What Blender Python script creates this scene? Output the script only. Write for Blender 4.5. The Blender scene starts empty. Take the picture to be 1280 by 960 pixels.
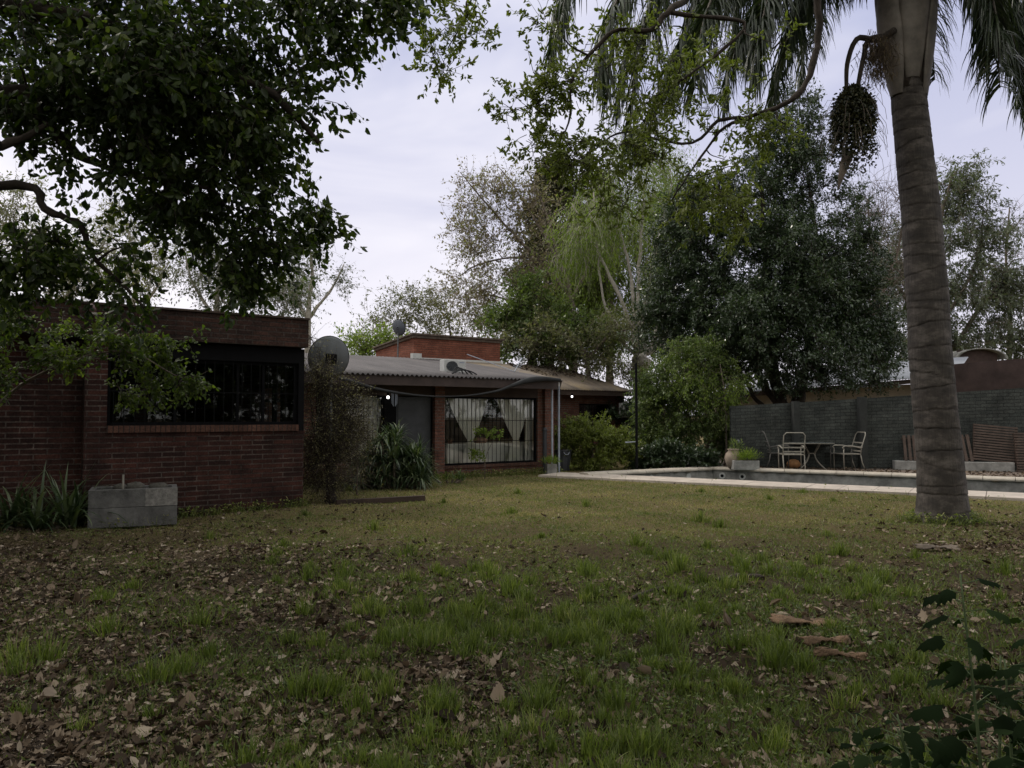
import bpy, math, random
import numpy as np
from mathutils import Vector
rng = np.random.default_rng(7); random.seed(7)
S = bpy.context.scene; C = S.collection; R = math.radians
# ------------------------------------------------------------ camera
TILT = R(2.386); F = 960.0; CZ = 1.5
cd = bpy.data.cameras.new('camera'); cam = bpy.data.objects.new('camera', cd); C.objects.link(cam)
cd.sensor_width = 36; cd.lens = 27.0; cd.clip_start = .05; cd.clip_end = 3000
cam.location = (0, 0, CZ); cam.rotation_euler = (math.pi/2+TILT, 0, 0); S.camera = cam
# ------------------------------------------------------------ light
S.view_settings.view_transform = 'Standard'; S.view_settings.look = 'None'
S.view_settings.exposure = 0.08; S.view_settings.gamma = 1; S.view_settings.use_curve_mapping = False
SUN_EL, SUN_AZ = 48, -62     # azimuth from +Y (camera forward), negative = left
wd = bpy.data.worlds.new('World'); S.world = wd; wd.use_nodes = True
nt = wd.node_tree; nt.nodes.clear()
def wn(t, **k):
    n = nt.nodes.new(t)
    for a, b in k.items(): setattr(n, a, b)
    return n
out = wn('ShaderNodeOutputWorld'); bg = wn('ShaderNodeBackground'); bg.inputs[1].default_value = .1
sky = wn('ShaderNodeTexSky', sky_type='NISHITA', sun_disc=False, sun_elevation=R(SUN_EL), sun_rotation=R(SUN_AZ), dust_density=3.0)
tc = wn('ShaderNodeTexCoord'); mp = wn('ShaderNodeMapping'); mp.inputs['Scale'].default_value = (1.2, 1.0, 3.4); mp.inputs['Location'].default_value = (.55, .2, .15)
nz = wn('ShaderNodeTexNoise'); nz.inputs['Scale'].default_value = 1.5; nz.inputs['Detail'].default_value = 5; nz.inputs['Roughness'].default_value = .48; nz.inputs['Distortion'].default_value = .5
cr = wn('ShaderNodeValToRGB'); cr.color_ramp.elements[0].position = .40; cr.color_ramp.elements[0].color = (5.0, 5.3, 7.4, 1)
cr.color_ramp.elements[1].position = .62; cr.color_ramp.elements[1].color = (9.6, 9.4, 10.2, 1)
sp = wn('ShaderNodeSeparateXYZ'); hz = wn('ShaderNodeValToRGB')     # brighter, whiter towards the horizon
hz.color_ramp.elements[0].position = .0; hz.color_ramp.elements[0].color = (1, 1, 1, 1)
hz.color_ramp.elements[1].position = .45; hz.color_ramp.elements[1].color = (0, 0, 0, 1)
mh = wn('ShaderNodeMix', data_type='RGBA'); mh.inputs['B'].default_value = (10.2, 9.7, 10.2, 1)
mm = wn('ShaderNodeMath', operation='MULTIPLY'); mm.inputs[1].default_value = .75
mx = wn('ShaderNodeMix', data_type='RGBA'); mx.inputs['Factor'].default_value = .95
L = nt.links.new
L(tc.outputs['Generated'], mp.inputs[0]); L(mp.outputs[0], nz.inputs[0]); L(nz.outputs[0], cr.inputs[0])
L(tc.outputs['Generated'], sp.inputs[0]); L(sp.outputs[2], hz.inputs[0]); L(hz.outputs[0], mm.inputs[0])
L(mm.outputs[0], mh.inputs['Factor']); L(cr.outputs[0], mh.inputs['A'])
zr = wn('ShaderNodeMapRange'); zr.inputs['From Min'].default_value = .5; zr.inputs['From Max'].default_value = .8; L(sp.outputs[2], zr.inputs[0])
mz = wn('ShaderNodeMix', data_type='RGBA'); mz.inputs['B'].default_value = (13, 12.8, 12, 1); L(zr.outputs[0], mz.inputs['Factor']); L(mh.outputs['Result'], mz.inputs['A'])   # thick bright cloud overhead
yr = wn('ShaderNodeMapRange'); yr.inputs['From Min'].default_value = .1; yr.inputs['From Max'].default_value = -.6; L(sp.outputs[1], yr.inputs[0])
my = wn('ShaderNodeMix', data_type='RGBA'); my.inputs['B'].default_value = (11.5, 11.3, 10.6, 1); L(yr.outputs[0], my.inputs['Factor']); L(mz.outputs['Result'], my.inputs['A'])   # unseen sky behind the camera, brightened to light the house front
L(sky.outputs[0], mx.inputs['A']); L(my.outputs['Result'], mx.inputs['B']); L(mx.outputs['Result'], bg.inputs[0]); L(bg.outputs[0], out.inputs[0])
sl = bpy.data.lights.new('sun', 'SUN'); sl.energy = 1.5; sl.angle = R(12); sl.color = (1, .93, .82)
so = bpy.data.objects.new('sun', sl); C.objects.link(so)
sd = Vector((math.sin(R(SUN_AZ))*math.cos(R(SUN_EL)), math.cos(R(SUN_AZ))*math.cos(R(SUN_EL)), math.sin(R(SUN_EL))))
so.rotation_euler = sd.to_track_quat('Z', 'Y').to_euler()
cy = S.cycles
cy.max_bounces = 7; cy.diffuse_bounces = 3; cy.glossy_bounces = 3; cy.transmission_bounces = 5; cy.transparent_max_bounces = 10
cy.caustics_reflective = False; cy.caustics_refractive = False; cy.use_denoising = True

# ------------------------------------------------------------ helpers
ct, st_ = math.cos(TILT), math.sin(TILT)
def ray(px, py):
    x = (px-640)/F; y = -(py-480)/F
    return np.array([x, ct-y*st_, st_+y*ct])
def at(px, py, Y):
    d = ray(px, py); return np.array([0, 0, CZ])+d*(Y/d[1])
def G(px, py, z=0.):
    d = ray(px, py); return np.array([0, 0, CZ])+d*((z-CZ)/d[2])
def ghs(x, y):     # small bumps in the lawn
    return .022*np.sin(x*1.7+.6*y)+.016*np.sin(2.9*y-x*.8+1)+.009*np.sin(6.1*x+2.3*y)+.007*np.sin(7.7*y-3.1*x)
def gh(x, y):
    f = np.clip((16-y)/5, 0, 1); return ghs(np.asarray(x, float), np.asarray(y, float))*f
def unit(v): v = np.asarray(v, float); return v/(np.linalg.norm(v, axis=-1, keepdims=True)+1e-9)

def tag(o, label=None, cat=None, group=None, kind=None):
    if label: o['label'] = label
    if cat: o['category'] = cat
    if group: o['group'] = group
    if kind: o['kind'] = kind
    return o
def empty(name, loc=(0, 0, 0), rz=0, label=None, cat=None, group=None):
    o = bpy.data.objects.new(name, None); C.objects.link(o); o.location = loc; o.rotation_euler = (0, 0, rz)
    o.empty_display_size = .2
    return tag(o, label, cat, group)
def copy_tree(o, parent=None):
    c = o.copy(); C.objects.link(c); c.parent = parent
    for ch in list(o.children): copy_tree(ch, c)
    return c
def link_mesh(name, me, m, parent=None, world=False, smooth=False):
    o = bpy.data.objects.new(name, me); C.objects.link(o)
    if m: me.materials.append(m)
    if parent:
        o.parent = parent
        if world: o.location = -Vector(parent.location)
    if smooth: me.polygons.foreach_set('use_smooth', np.ones(len(me.polygons), bool))
    return o

def bez(pts, n):
    pts = np.array(pts, float); m = len(pts); t = np.linspace(0, m-1, n); out = []
    P = np.vstack([2*pts[0]-pts[1], pts, 2*pts[-1]-pts[-2]])
    for x in t:
        i = min(int(x), m-2); f = x-i; a, b, c, d = P[i], P[i+1], P[i+2], P[i+3]
        out.append(.5*((2*b)+(-a+c)*f+(2*a-5*b+4*c-d)*f*f+(-a+3*b-3*c+d)*f**3))
    return np.array(out)
class MB:
    def __init__(s): s.v = []; s.f = []
    def add(s, vs, fs):
        b = len(s.v); s.v.extend([tuple(map(float, p)) for p in vs]); s.f.extend([tuple(b+i for i in f) for f in fs]); return s
    def box(s, x0, x1, y0, y1, z0, z1):
        return s.add([(x0, y0, z0), (x1, y0, z0), (x1, y1, z0), (x0, y1, z0), (x0, y0, z1), (x1, y0, z1), (x1, y1, z1), (x0, y1, z1)],
                     [(0, 3, 2, 1), (4, 5, 6, 7), (0, 1, 5, 4), (1, 2, 6, 5), (2, 3, 7, 6), (3, 0, 4, 7)])
    def hexa(s, p):    # 8 points: bottom loop then top loop
        return s.add(p, [(0, 3, 2, 1), (4, 5, 6, 7), (0, 1, 5, 4), (1, 2, 6, 5), (2, 3, 7, 6), (3, 0, 4, 7)])
    def prism(s, poly, z0, z1):
        n = len(poly)
        return s.add([(p[0], p[1], z0) for p in poly]+[(p[0], p[1], z1) for p in poly],
                     [tuple(range(n-1, -1, -1)), tuple(range(n, 2*n))]+[(i, (i+1) % n, n+(i+1) % n, n+i) for i in range(n)])
    def bar(s, a, b, w, h, up=(0, 0, 1)):
        a = np.array(a, float); b = np.array(b, float); d = unit(b-a); sd_ = unit(np.cross(d, up)); u = np.cross(sd_, d)
        P = [a+sd_*i*w/2+u*j*h/2 for i, j in ((-1, -1), (1, -1), (1, 1), (-1, 1))]
        Q = [p+(b-a) for p in P]
        return s.hexa(P+Q)
    def tube(s, pts, r, n=8, cap=True, closed=False):
        pts = np.array(pts, float); m = len(pts); r = np.broadcast_to(np.array(r, float), (m,))
        t = np.gradient(pts, axis=0) if m > 2 else np.array([pts[1]-pts[0]]*2)
        if closed: t = np.roll(pts, -1, 0)-np.roll(pts, 1, 0)
        t = unit(t); ref = np.array([0, 0, 1.]) if abs(t[0][2]) < .9 else np.array([1., 0, 0])
        x = unit(np.cross(t[0], ref)); vs = []
        an = np.linspace(0, 2*math.pi, n, endpoint=False)
        for i in range(m):
            x = unit(x-t[i]*np.dot(x, t[i])); y = np.cross(t[i], x)
            for a in an: vs.append(pts[i]+r[i]*(math.cos(a)*x+math.sin(a)*y))
        fs = []
        for i in range(m if closed else m-1):
            j = (i+1) % m
            for k in range(n): fs.append((i*n+k, i*n+(k+1) % n, j*n+(k+1) % n, j*n+k))
        if cap and not closed: fs += [tuple(range(n-1, -1, -1)), tuple((m-1)*n+k for k in range(n))]
        return s.add(vs, fs)
    def lathe(s, prof, c=(0, 0, 0), n=20):
        vs = []; 
        for r_, z in prof:
            for k in range(n):
                a = 2*math.pi*k/n; vs.append((c[0]+r_*math.cos(a), c[1]+r_*math.sin(a), c[2]+z))
        m = len(prof)
        fs = [(i*n+k, i*n+(k+1) % n, (i+1)*n+(k+1) % n, (i+1)*n+k) for i in range(m-1) for k in range(n)]
        fs += [tuple(range(n-1, -1, -1)), tuple((m-1)*n+k for k in range(n))]
        return s.add(vs, fs)
    def build(s, name, m, parent=None, world=False, smooth=False, bevel=0):
        me = bpy.data.meshes.new(name); me.from_pydata(s.v, [], s.f); me.update()
        o = link_mesh(name, me, m, parent, world, smooth)
        if bevel:
            b = o.modifiers.new('bevel', 'BEVEL'); b.width = bevel; b.segments = 2; b.limit_method = 'ANGLE'; b.angle_limit = R(40)
        return o

# leaf-like templates: vertices (along, side, up), faces
T_RH = (np.array([(0, 0, 0), (.45, .5, -.12), (1, 0, -.1), (.45, -.5, -.12)]), [(0, 1, 2, 3)])
T_LF = (np.array([(0, 0, 0), (.3, .5, -.16), (.7, .38, -.2), (1, 0, -.14), (.7, -.38, -.2), (.3, -.5, -.16), (.5, 0, .02)]), [(0, 6, 2, 1), (6, 3, 2), (0, 5, 4, 6), (6, 4, 3)])
T_BR = (np.array([(0, 0, 0), (-.04, .28, -.03), (.20, .5, -.12), (.26, .36, -.08), (.46, .44, -.15), (.52, .28, -.1), (.72, .30, -.2), (.78, .12, -.14), (1, 0, -.3),
                  (.78, -.12, -.14), (.72, -.30, -.2), (.52, -.28, -.1), (.46, -.44, -.15), (.26, -.36, -.08), (.20, -.5, -.12), (-.04, -.28, -.03), (.35, 0, .03), (.7, 0, 0)]),
        [(0, 16, 3, 2, 1), (16, 17, 6, 5, 4, 3), (17, 8, 7, 6), (0, 15, 14, 13, 16), (16, 13, 12, 11, 10, 17), (17, 10, 9, 8)])
T_LT = (np.array([(0, 0, 0), (.12, .2, .06), (.2, .5, .3), (.42, .3, .06), (.62, .46, .34), (.72, .2, .1), (1, .06, .32), (.75, -.22, .1), (.55, -.5, .3), (.42, -.26, .04), (.18, -.42, .22), (.1, -.14, .04), (.45, 0, -.05)]),
        [(0, 1, 2, 3, 12), (12, 3, 4, 5, 6), (12, 6, 7, 8, 9), (0, 12, 9, 10, 11)])
T_GB = (np.array([(0, .5, 0), (0, -.5, 0), (.4, -.42, .0), (.4, .42, .0), (.75, .3, -.10), (.75, -.3, -.10), (1, 0, -.28)]), [(0, 1, 2, 3), (3, 2, 5, 4), (4, 5, 6)])
T_GS = (np.array([(0, .5, 0), (0, -.5, 0), (1, 0, -.15)]), [(0, 1, 2)])

def cloud(P, D, N, Ln, Wd, tmpl, var=None, curl=None):
    """vectorised scatter of small blades -> mesh data (verts, template faces)"""
    P = np.asarray(P, float); n = len(P); D = unit(D); Sd = unit(np.cross(D, N)); U = np.cross(Sd, D)
    tv, tf = tmpl; Ln = np.broadcast_to(Ln, (n,)); Wd = np.broadcast_to(Wd, (n,)); curl = np.ones(n) if curl is None else curl
    V = P[:, None]+D[:, None]*(tv[:, 0][None, :, None]*Ln[:, None, None])+Sd[:, None]*(tv[:, 1][None, :, None]*Wd[:, None, None])+U[:, None]*(tv[:, 2][None, :, None]*(Ln*curl)[:, None, None])
    var = rng.random(n) if var is None else var
    return V.reshape(-1, 3), tf, len(tv), n, np.repeat(var, len(tv))
def cloud_mesh(name, parts):
    vs = []; va = []; loops = []; tot = []; off = 0
    for V, tf, k, n, var in parts:
        flat = np.concatenate([np.array(f) for f in tf]); cnt = np.array([len(f) for f in tf])
        loops.append((flat[None]+off+(np.arange(n)*k)[:, None]).ravel()); tot.append(np.tile(cnt, n)); vs.append(V); va.append(var); off += n*k
    V = np.concatenate(vs); Lp = np.concatenate(loops).astype(np.int32); tot = np.concatenate(tot).astype(np.int32)
    me = bpy.data.meshes.new(name); me.vertices.add(len(V)); me.vertices.foreach_set('co', V.astype(np.float32).ravel())
    me.loops.add(len(Lp)); me.loops.foreach_set('vertex_index', Lp)
    me.polygons.add(len(tot)); me.polygons.foreach_set('loop_start', np.concatenate([[0], np.cumsum(tot)[:-1]]).astype(np.int32))
    me.update(calc_edges=True)
    a = me.attributes.new('var', 'FLOAT', 'POINT'); a.data.foreach_set('value', np.concatenate(va).astype(np.float32))
    me.validate(); return me
def seg_mesh(name, A, B, ra, rb):
    """many thin 3-sided twigs"""
    A = np.asarray(A); B = np.asarray(B); n = len(A); d = unit(B-A); x = unit(np.cross(d, rng.normal(size=(n, 3)))); y = np.cross(d, x)
    V = np.zeros((n, 6, 3))
    for k in range(3):
        w = math.cos(2.094*k)*x+math.sin(2.094*k)*y
        V[:, k] = A+w*np.broadcast_to(ra, (n,))[:, None]; V[:, 3+k] = B+w*np.broadcast_to(rb, (n,))[:, None]
    return (V.reshape(-1, 3), [(0, 1, 4, 3), (1, 2, 5, 4), (2, 0, 3, 5)], 6, n, np.zeros(n*6))

# ------------------------------------------------------------ materials
def mat(name): 
    m = bpy.data.materials.new(name); m.use_nodes = True; t = m.node_tree; b = t.nodes['Principled BSDF']; return m, t, b
def nd(t, ty, **k):
    n = t.nodes.new(ty)
    for a, b in k.items():
        if a in n.inputs.keys(): n.inputs[a].default_value = b
        else: setattr(n, a, b)
    return n
def ramp(t, stops):
    n = t.nodes.new('ShaderNodeValToRGB'); e = n.color_ramp.elements
    while len(e) < len(stops): e.new(.5)
    for i, (p, c) in enumerate(stops): e[i].position = p; e[i].color = (*c, 1)
    return n
def plain(name, c, rough=.7, metal=0, var=.35, scale=6, bump=.15, spec=.4, coord='Object', bscale=40):
    m, t, b = mat(name); tc = nd(t, 'ShaderNodeTexCoord')
    n = nd(t, 'ShaderNodeTexNoise', Scale=scale, Detail=6, Roughness=.65); t.links.new(tc.outputs[coord], n.inputs[0])
    r = ramp(t, [(.3, tuple(x*(1-var) for x in c)), (.7, tuple(min(1, x*(1+var)) for x in c))]); t.links.new(n.outputs[0], r.inputs[0]); t.links.new(r.outputs[0], b.inputs['Base Color'])
    b.inputs['Roughness'].default_value = rough; b.inputs['Metallic'].default_value = metal; b.inputs['Specular IOR Level'].default_value = spec
    if bump:
        n2 = nd(t, 'ShaderNodeTexNoise', Scale=bscale, Detail=5); t.links.new(tc.outputs[coord], n2.inputs[0])
        bp = nd(t, 'ShaderNodeBump', Strength=bump, Distance=.02); t.links.new(n2.outputs[0], bp.inputs['Height']); t.links.new(bp.outputs[0], b.inputs['Normal'])
    return m
def leafm(name, stops, trans=.35, rough=.45, spec=.4, tint=(1.5, 1.7, .7)):
    m, t, b = mat(name); a = nd(t, 'ShaderNodeAttribute', attribute_name='var'); r = ramp(t, stops); t.links.new(a.outputs['Fac'], r.inputs[0])
    t.links.new(r.outputs[0], b.inputs['Base Color']); b.inputs['Roughness'].default_value = rough; b.inputs['Specular IOR Level'].default_value = spec
    if trans:
        tr = nd(t, 'ShaderNodeBsdfTranslucent'); mx = nd(t, 'ShaderNodeMixShader'); mx.inputs[0].default_value = trans
        mu = nd(t, 'ShaderNodeMix', data_type='RGBA', blend_type='MULTIPLY'); mu.inputs['Factor'].default_value = 1; mu.inputs['B'].default_value = (*tint, 1)
        t.links.new(r.outputs[0], mu.inputs['A']); t.links.new(mu.outputs['Result'], tr.inputs[0])
        o = t.nodes['Material Output']; t.links.new(b.outputs[0], mx.inputs[1]); t.links.new(tr.outputs[0], mx.inputs[2]); t.links.new(mx.outputs[0], o.inputs[0])
    return m
def brick(name, c1, c2, mortar, rh=.075, bw=.25, ms=.011, vec='xz', stain=.5, bias=-.2):
    m, t, b = mat(name); tc = nd(t, 'ShaderNodeTexCoord'); s_ = nd(t, 'ShaderNodeSeparateXYZ'); c_ = nd(t, 'ShaderNodeCombineXYZ')
    if vec == 'uv': t.links.new(tc.outputs['UV'], s_.inputs[0]); t.links.new(s_.outputs[0], c_.inputs[0]); t.links.new(s_.outputs[1], c_.inputs[1])
    else:
        t.links.new(tc.outputs['Object'], s_.inputs[0]); ad = nd(t, 'ShaderNodeMath', operation='ADD'); t.links.new(s_.outputs[0], ad.inputs[0]); t.links.new(s_.outputs[1], ad.inputs[1])
        t.links.new(ad.outputs[0], c_.inputs[0]); t.links.new(s_.outputs[2], c_.inputs[1])
    ns = nd(t, 'ShaderNodeTexNoise', Scale=9, Detail=3); t.links.new(c_.outputs[0], ns.inputs[0])
    va = nd(t, 'ShaderNodeVectorMath', operation='MULTIPLY_ADD'); va.inputs[1].default_value = (.012, .012, 0); t.links.new(ns.outputs['Color'], va.inputs[0]); t.links.new(c_.outputs[0], va.inputs[2])
    bt = nd(t, 'ShaderNodeTexBrick', **{'Color1': (*c1, 1), 'Color2': (*c2, 1), 'Mortar': (*mortar, 1), 'Scale': 1, 'Mortar Size': ms, 'Mortar Smooth': .3, 'Bias': bias, 'Brick Width': bw, 'Row Height': rh})
    t.links.new(va.outputs[0], bt.inputs[0])
    nm = nd(t, 'ShaderNodeTexNoise', Scale=1.3, Detail=5, Roughness=.7); t.links.new(tc.outputs['Object'], nm.inputs[0]); rm = ramp(t, [(.42, tuple(.25*x+.25*y for x, y in zip(mortar, c1))), (.62, mortar)]); t.links.new(nm.outputs[0], rm.inputs[0]); t.links.new(rm.outputs[0], bt.inputs['Mortar'])
    n = nd(t, 'ShaderNodeTexNoise', Scale=2.2, Detail=8, Roughness=.75); t.links.new(tc.outputs['Object'], n.inputs[0])
    r = ramp(t, [(.3, (1-stain,)*3), (.7, (1+stain*.5,)*3)]); t.links.new(n.outputs[0], r.inputs[0])
    n3 = nd(t, 'ShaderNodeTexNoise', Scale=38, Detail=4); t.links.new(tc.outputs['Object'], n3.inputs[0]); r3 = ramp(t, [(.3, (.6,)*3), (.7, (1.3,)*3)]); t.links.new(n3.outputs[0], r3.inputs[0])
    mu = nd(t, 'ShaderNodeMix', data_type='RGBA', blend_type='MULTIPLY'); mu.inputs['Factor'].default_value = 1; t.links.new(bt.outputs[0], mu.inputs['A']); t.links.new(r.outputs[0], mu.inputs['B'])
    mu2 = nd(t, 'ShaderNodeMix', data_type='RGBA', blend_type='MULTIPLY'); mu2.inputs['Factor'].default_value = 1; t.links.new(mu.outputs['Result'], mu2.inputs['A']); t.links.new(r3.outputs[0], mu2.inputs['B'])
    t.links.new(mu2.outputs['Result'], b.inputs['Base Color']); b.inputs['Roughness'].default_value = .9; b.inputs['Specular IOR Level'].default_value = .25
    hb = nd(t, 'ShaderNodeMath', operation='SUBTRACT'); hb.inputs[0].default_value = 1; t.links.new(bt.outputs['Fac'], hb.inputs[1])
    ha = nd(t, 'ShaderNodeMath', operation='MULTIPLY_ADD'); ha.inputs[1].default_value = .35; t.links.new(n3.outputs[0], ha.inputs[0]); t.links.new(hb.outputs[0], ha.inputs[2])
    bp = nd(t, 'ShaderNodeBump', Strength=.8, Distance=.012); t.links.new(ha.outputs[0], bp.inputs['Height']); t.links.new(bp.outputs[0], b.inputs['Normal'])
    return m
def glassm(name, tint=(.75, .8, .8), refl=.12):
    m, t, b = mat(name); t.nodes.remove(b); o = t.nodes['Material Output']
    tr = nd(t, 'ShaderNodeBsdfTransparent'); tr.inputs[0].default_value = (*tint, 1); gl = nd(t, 'ShaderNodeBsdfGlossy'); gl.inputs['Roughness'].default_value = .02
    fr = nd(t, 'ShaderNodeFresnel', IOR=1.5); ad = nd(t, 'ShaderNodeMath', operation='ADD'); ad.inputs[1].default_value = refl-.04; ad.use_clamp = True; t.links.new(fr.outputs[0], ad.inputs[0])
    mx = nd(t, 'ShaderNodeMixShader'); t.links.new(ad.outputs[0], mx.inputs[0]); t.links.new(tr.outputs[0], mx.inputs[1]); t.links.new(gl.outputs[0], mx.inputs[2]); t.links.new(mx.outputs[0], o.inputs[0])
    return m
def emis(name, c, s):
    m, t, b = mat(name); b.inputs['Emission Color'].default_value = (*c, 1); b.inputs['Emission Strength'].default_value = s; return m

M = dict(
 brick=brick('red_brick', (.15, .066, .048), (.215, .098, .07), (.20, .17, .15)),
 brickd=brick('shaded_weathered_brick', (.034, .0145, .012), (.080, .030, .022), (.14, .11, .095), ms=.010, stain=.8, bw=.33),  # weathered brick, also darkened in colour to deepen the outbuilding's shade
 brick2=brick('roof_brick', (.20, .07, .045), (.27, .10, .065), (.17, .10, .08), rh=.07, ms=.007, stain=.35),
 soldier=brick('soldier_brick', (.09, .045, .033), (.14, .07, .05), (.07, .055, .05), rh=.3, bw=.07, ms=.008),
 gwall=brick('painted_grey_brick', (.052, .058, .055), (.078, .083, .077), (.028, .03, .029), rh=1.0, bw=3.2, ms=.07, vec='uv', stain=.55),
 black=plain('black_paint', (.006, .006, .007), .8, var=.2, bump=.05, spec=.1),
 dwood=plain('dark_wood', (.045, .028, .02), .75, var=.4, scale=3, bump=.3),
 fascia=plain('brown_fascia', (.05, .034, .03), .7, var=.4, scale=2.5),
 grate=plain('lounger_wood', (.07, .047, .037), .75, var=.45, scale=5, bump=.3),
 conc=plain('concrete', (.26, .255, .245), .9, var=.4, scale=5, bump=.4),
 conc2=plain('grey_concrete', (.19, .187, .18), .9, var=.5, scale=4, bump=.4),
 slab=plain('paving_slab', (.45, .39, .34), .85, var=.22, scale=3, bump=.3),
 coping=plain('coping_stone', (.42, .375, .32), .8, var=.25, scale=4, bump=.25),
 ptile=plain('pool_paint', (.27, .262, .25), .8, var=.45, scale=4, bump=.2),
 white=plain('white_paint', (.5, .5, .49), .5, var=.12, scale=4, bump=.05),
 bluegrey=plain('grey_pipe', (.30, .33, .40), .5, var=.2),
 iron=plain('beige_metal', (.27, .25, .215), .5, var=.25, scale=12, bump=.1),
 dishb=plain('blue_grey_dish', (.09, .10, .125), .6, var=.2, bump=.05),
 iron_shaded=plain('shaded_metal', (.09, .085, .08), .6, var=.3, bump=.05),  # chair metal darkened to put patio shade into its colour
 dish=plain('dish_paint', (.11, .118, .125), .55, var=.25, scale=5, bump=.05, spec=.3),
 cloth=plain('white_linen', (.74, .73, .68), .95, var=.08, scale=3, bump=0, spec=.1),
 plaster=plain('cream_plaster', (.52, .44, .36), .9, var=.25, scale=2, bump=.2),
 maroon=plain('maroon_plaster', (.052, .034, .032), .9, var=.5, scale=1.5, bump=.3),
 room=plain('room_wall', (.07, .062, .055), .9, var=.1, bump=0),
 bark=plain('grey_bark', (.13, .105, .085), .95, var=.5, scale=7, bump=.8, bscale=18),
 dbark=plain('dark_bark', (.038, .029, .023), .95, var=.5, scale=7, bump=.8, bscale=18),
 pbark=plain('pale_bark', (.36, .33, .29), .9, var=.35, scale=4, bump=.5, bscale=14),
 urn=plain('terracotta_grey', (.30, .24, .19), .9, var=.25, scale=7),
 plast=plain('black_plastic', (.035, .037, .045), .45, var=.2, bump=.05),
 soil=plain('dark_soil', (.035, .026, .019), 1, var=.5, scale=14, bump=.8),
 deck=plain('littered_deck', (.15, .115, .095), .95, var=.55, scale=5, bump=.5),
 glass=glassm('window_glass', (.985, .99, .985), .04), glassd=glassm('tinted_glass', (.6, .64, .66), .035),
 stone=plain('field_stone', (.08, .075, .065), .9, var=.4, scale=9, bump=.5),
 lamp=emis('lit_lamp', (1, .98, .95), 3.0),
 rubber=plain('black_netting', (.02, .021, .023), .8, var=.3, bump=.3),
)
# corrugated roofing (geometry carries the waves, material the stain)
def roofm(name, c1, c2, c3):
    m, t, b = mat(name); tc = nd(t, 'ShaderNodeTexCoord'); mp = nd(t, 'ShaderNodeMapping'); mp.inputs['Scale'].default_value = (2.2, .5, 1)
    n = nd(t, 'ShaderNodeTexNoise', Scale=1.1, Detail=8, Roughness=.7); t.links.new(tc.outputs['Object'], mp.inputs[0]); t.links.new(mp.outputs[0], n.inputs[0])
    r = ramp(t, [(.3, c1), (.5, c2), (.72, c3)]); t.links.new(n.outputs[0], r.inputs[0])
    t.links.new(r.outputs[0], b.inputs['Base Color']); b.inputs['Roughness'].default_value = .75
    w = nd(t, 'ShaderNodeTexWave', Scale=4.2, wave_type='BANDS', bands_direction='X'); t.links.new(tc.outputs['Object'], w.inputs[0])
    return m
M['roofA'] = roofm('grey_roofing', (.045, .040, .044), (.075, .067, .072), (.115, .102, .105))
M['roofB'] = roofm('ochre_roofing', (.07, .052, .042), (.15, .12, .095), (.25, .185, .10))
M['roofN'] = roofm('pale_roofing', (.20, .215, .25), (.27, .285, .33), (.34, .35, .39))
# palm bark
m, t, b = mat('palm_bark'); M['palm'] = m
tc = nd(t, 'ShaderNodeTexCoord'); mp = nd(t, 'ShaderNodeMapping'); mp.inputs['Scale'].default_value = (1.6, 1.6, 3)
n = nd(t, 'ShaderNodeTexNoise', Scale=2.2, Detail=9, Roughness=.7); t.links.new(tc.outputs['Object'], mp.inputs[0]); t.links.new(mp.outputs[0], n.inputs[0])
r = ramp(t, [(.3, (.014, .012, .010)), (.5, (.045, .037, .031)), (.72, (.13, .112, .098))]); t.links.new(n.outputs[0], r.inputs[0])
at_ = nd(t, 'ShaderNodeAttribute', attribute_name='ring'); rr = ramp(t, [(0, (1, 1, 1)), (.3, (.85, .84, .83)), (.55, (.45, .43, .41)), (1, (.14, .12, .11))]); t.links.new(at_.outputs['Fac'], rr.inputs[0])
mu = nd(t, 'ShaderNodeMix', data_type='RGBA', blend_type='MULTIPLY'); mu.inputs['Factor'].default_value = 1; t.links.new(r.outputs[0], mu.inputs['A']); t.links.new(rr.outputs[0], mu.inputs['B']); t.links.new(mu.outputs['Result'], b.inputs['Base Color'])
b.inputs['Roughness'].default_value = .85
mp2 = nd(t, 'ShaderNodeMapping'); mp2.inputs['Scale'].default_value = (22, 22, 3); t.links.new(tc.outputs['Object'], mp2.inputs[0]); n2 = nd(t, 'ShaderNodeTexNoise', Scale=1.5, Detail=6); t.links.new(mp2.outputs[0], n2.inputs[0])
bp = nd(t, 'ShaderNodeBump', Strength=.5, Distance=.03); t.links.new(n2.outputs[0], bp.inputs['Height']); t.links.new(bp.outputs[0], b.inputs['Normal'])
M['sheath'] = plain('leaf_sheath', (.15, .13, .11), .6, var=.5, scale=3, bump=.4, bscale=9)
# leaves
M['lf_dark'] = leafm('dark_leaf', [(0, (.016, .028, .008)), (.55, (.036, .058, .014)), (.85, (.08, .11, .025)), (1, (.16, .18, .045))], .45)
M['lf_bright'] = leafm('young_leaf', [(0, (0.084, 0.126, 0.025)), (.6, (0.168, 0.231, 0.042)), (1, (0.266, 0.322, 0.070))], .45)
M['lf_lime'] = leafm('lime_leaf', [(0, (0.081, 0.103, 0.023)), (.6, (0.149, 0.178, 0.040)), (1, (0.230, 0.253, 0.069))], .4)
M['lf_mid'] = leafm('mid_leaf', [(0, (0.047, 0.074, 0.024)), (.6, (0.101, 0.142, 0.041)), (1, (0.189, 0.230, 0.068))], .35)
M['lf_olive'] = leafm('olive_leaf', [(0, (0.081, 0.088, 0.047)), (.6, (0.149, 0.155, 0.081)), (1, (0.243, 0.230, 0.135))], .3)
M['lf_gloss'] = leafm('glossy_evergreen_leaf', [(0, (0.021, 0.034, 0.017)), (.6, (0.040, 0.064, 0.031)), (1, (0.079, 0.108, 0.051))], .18, rough=.3, spec=.6)
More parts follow.
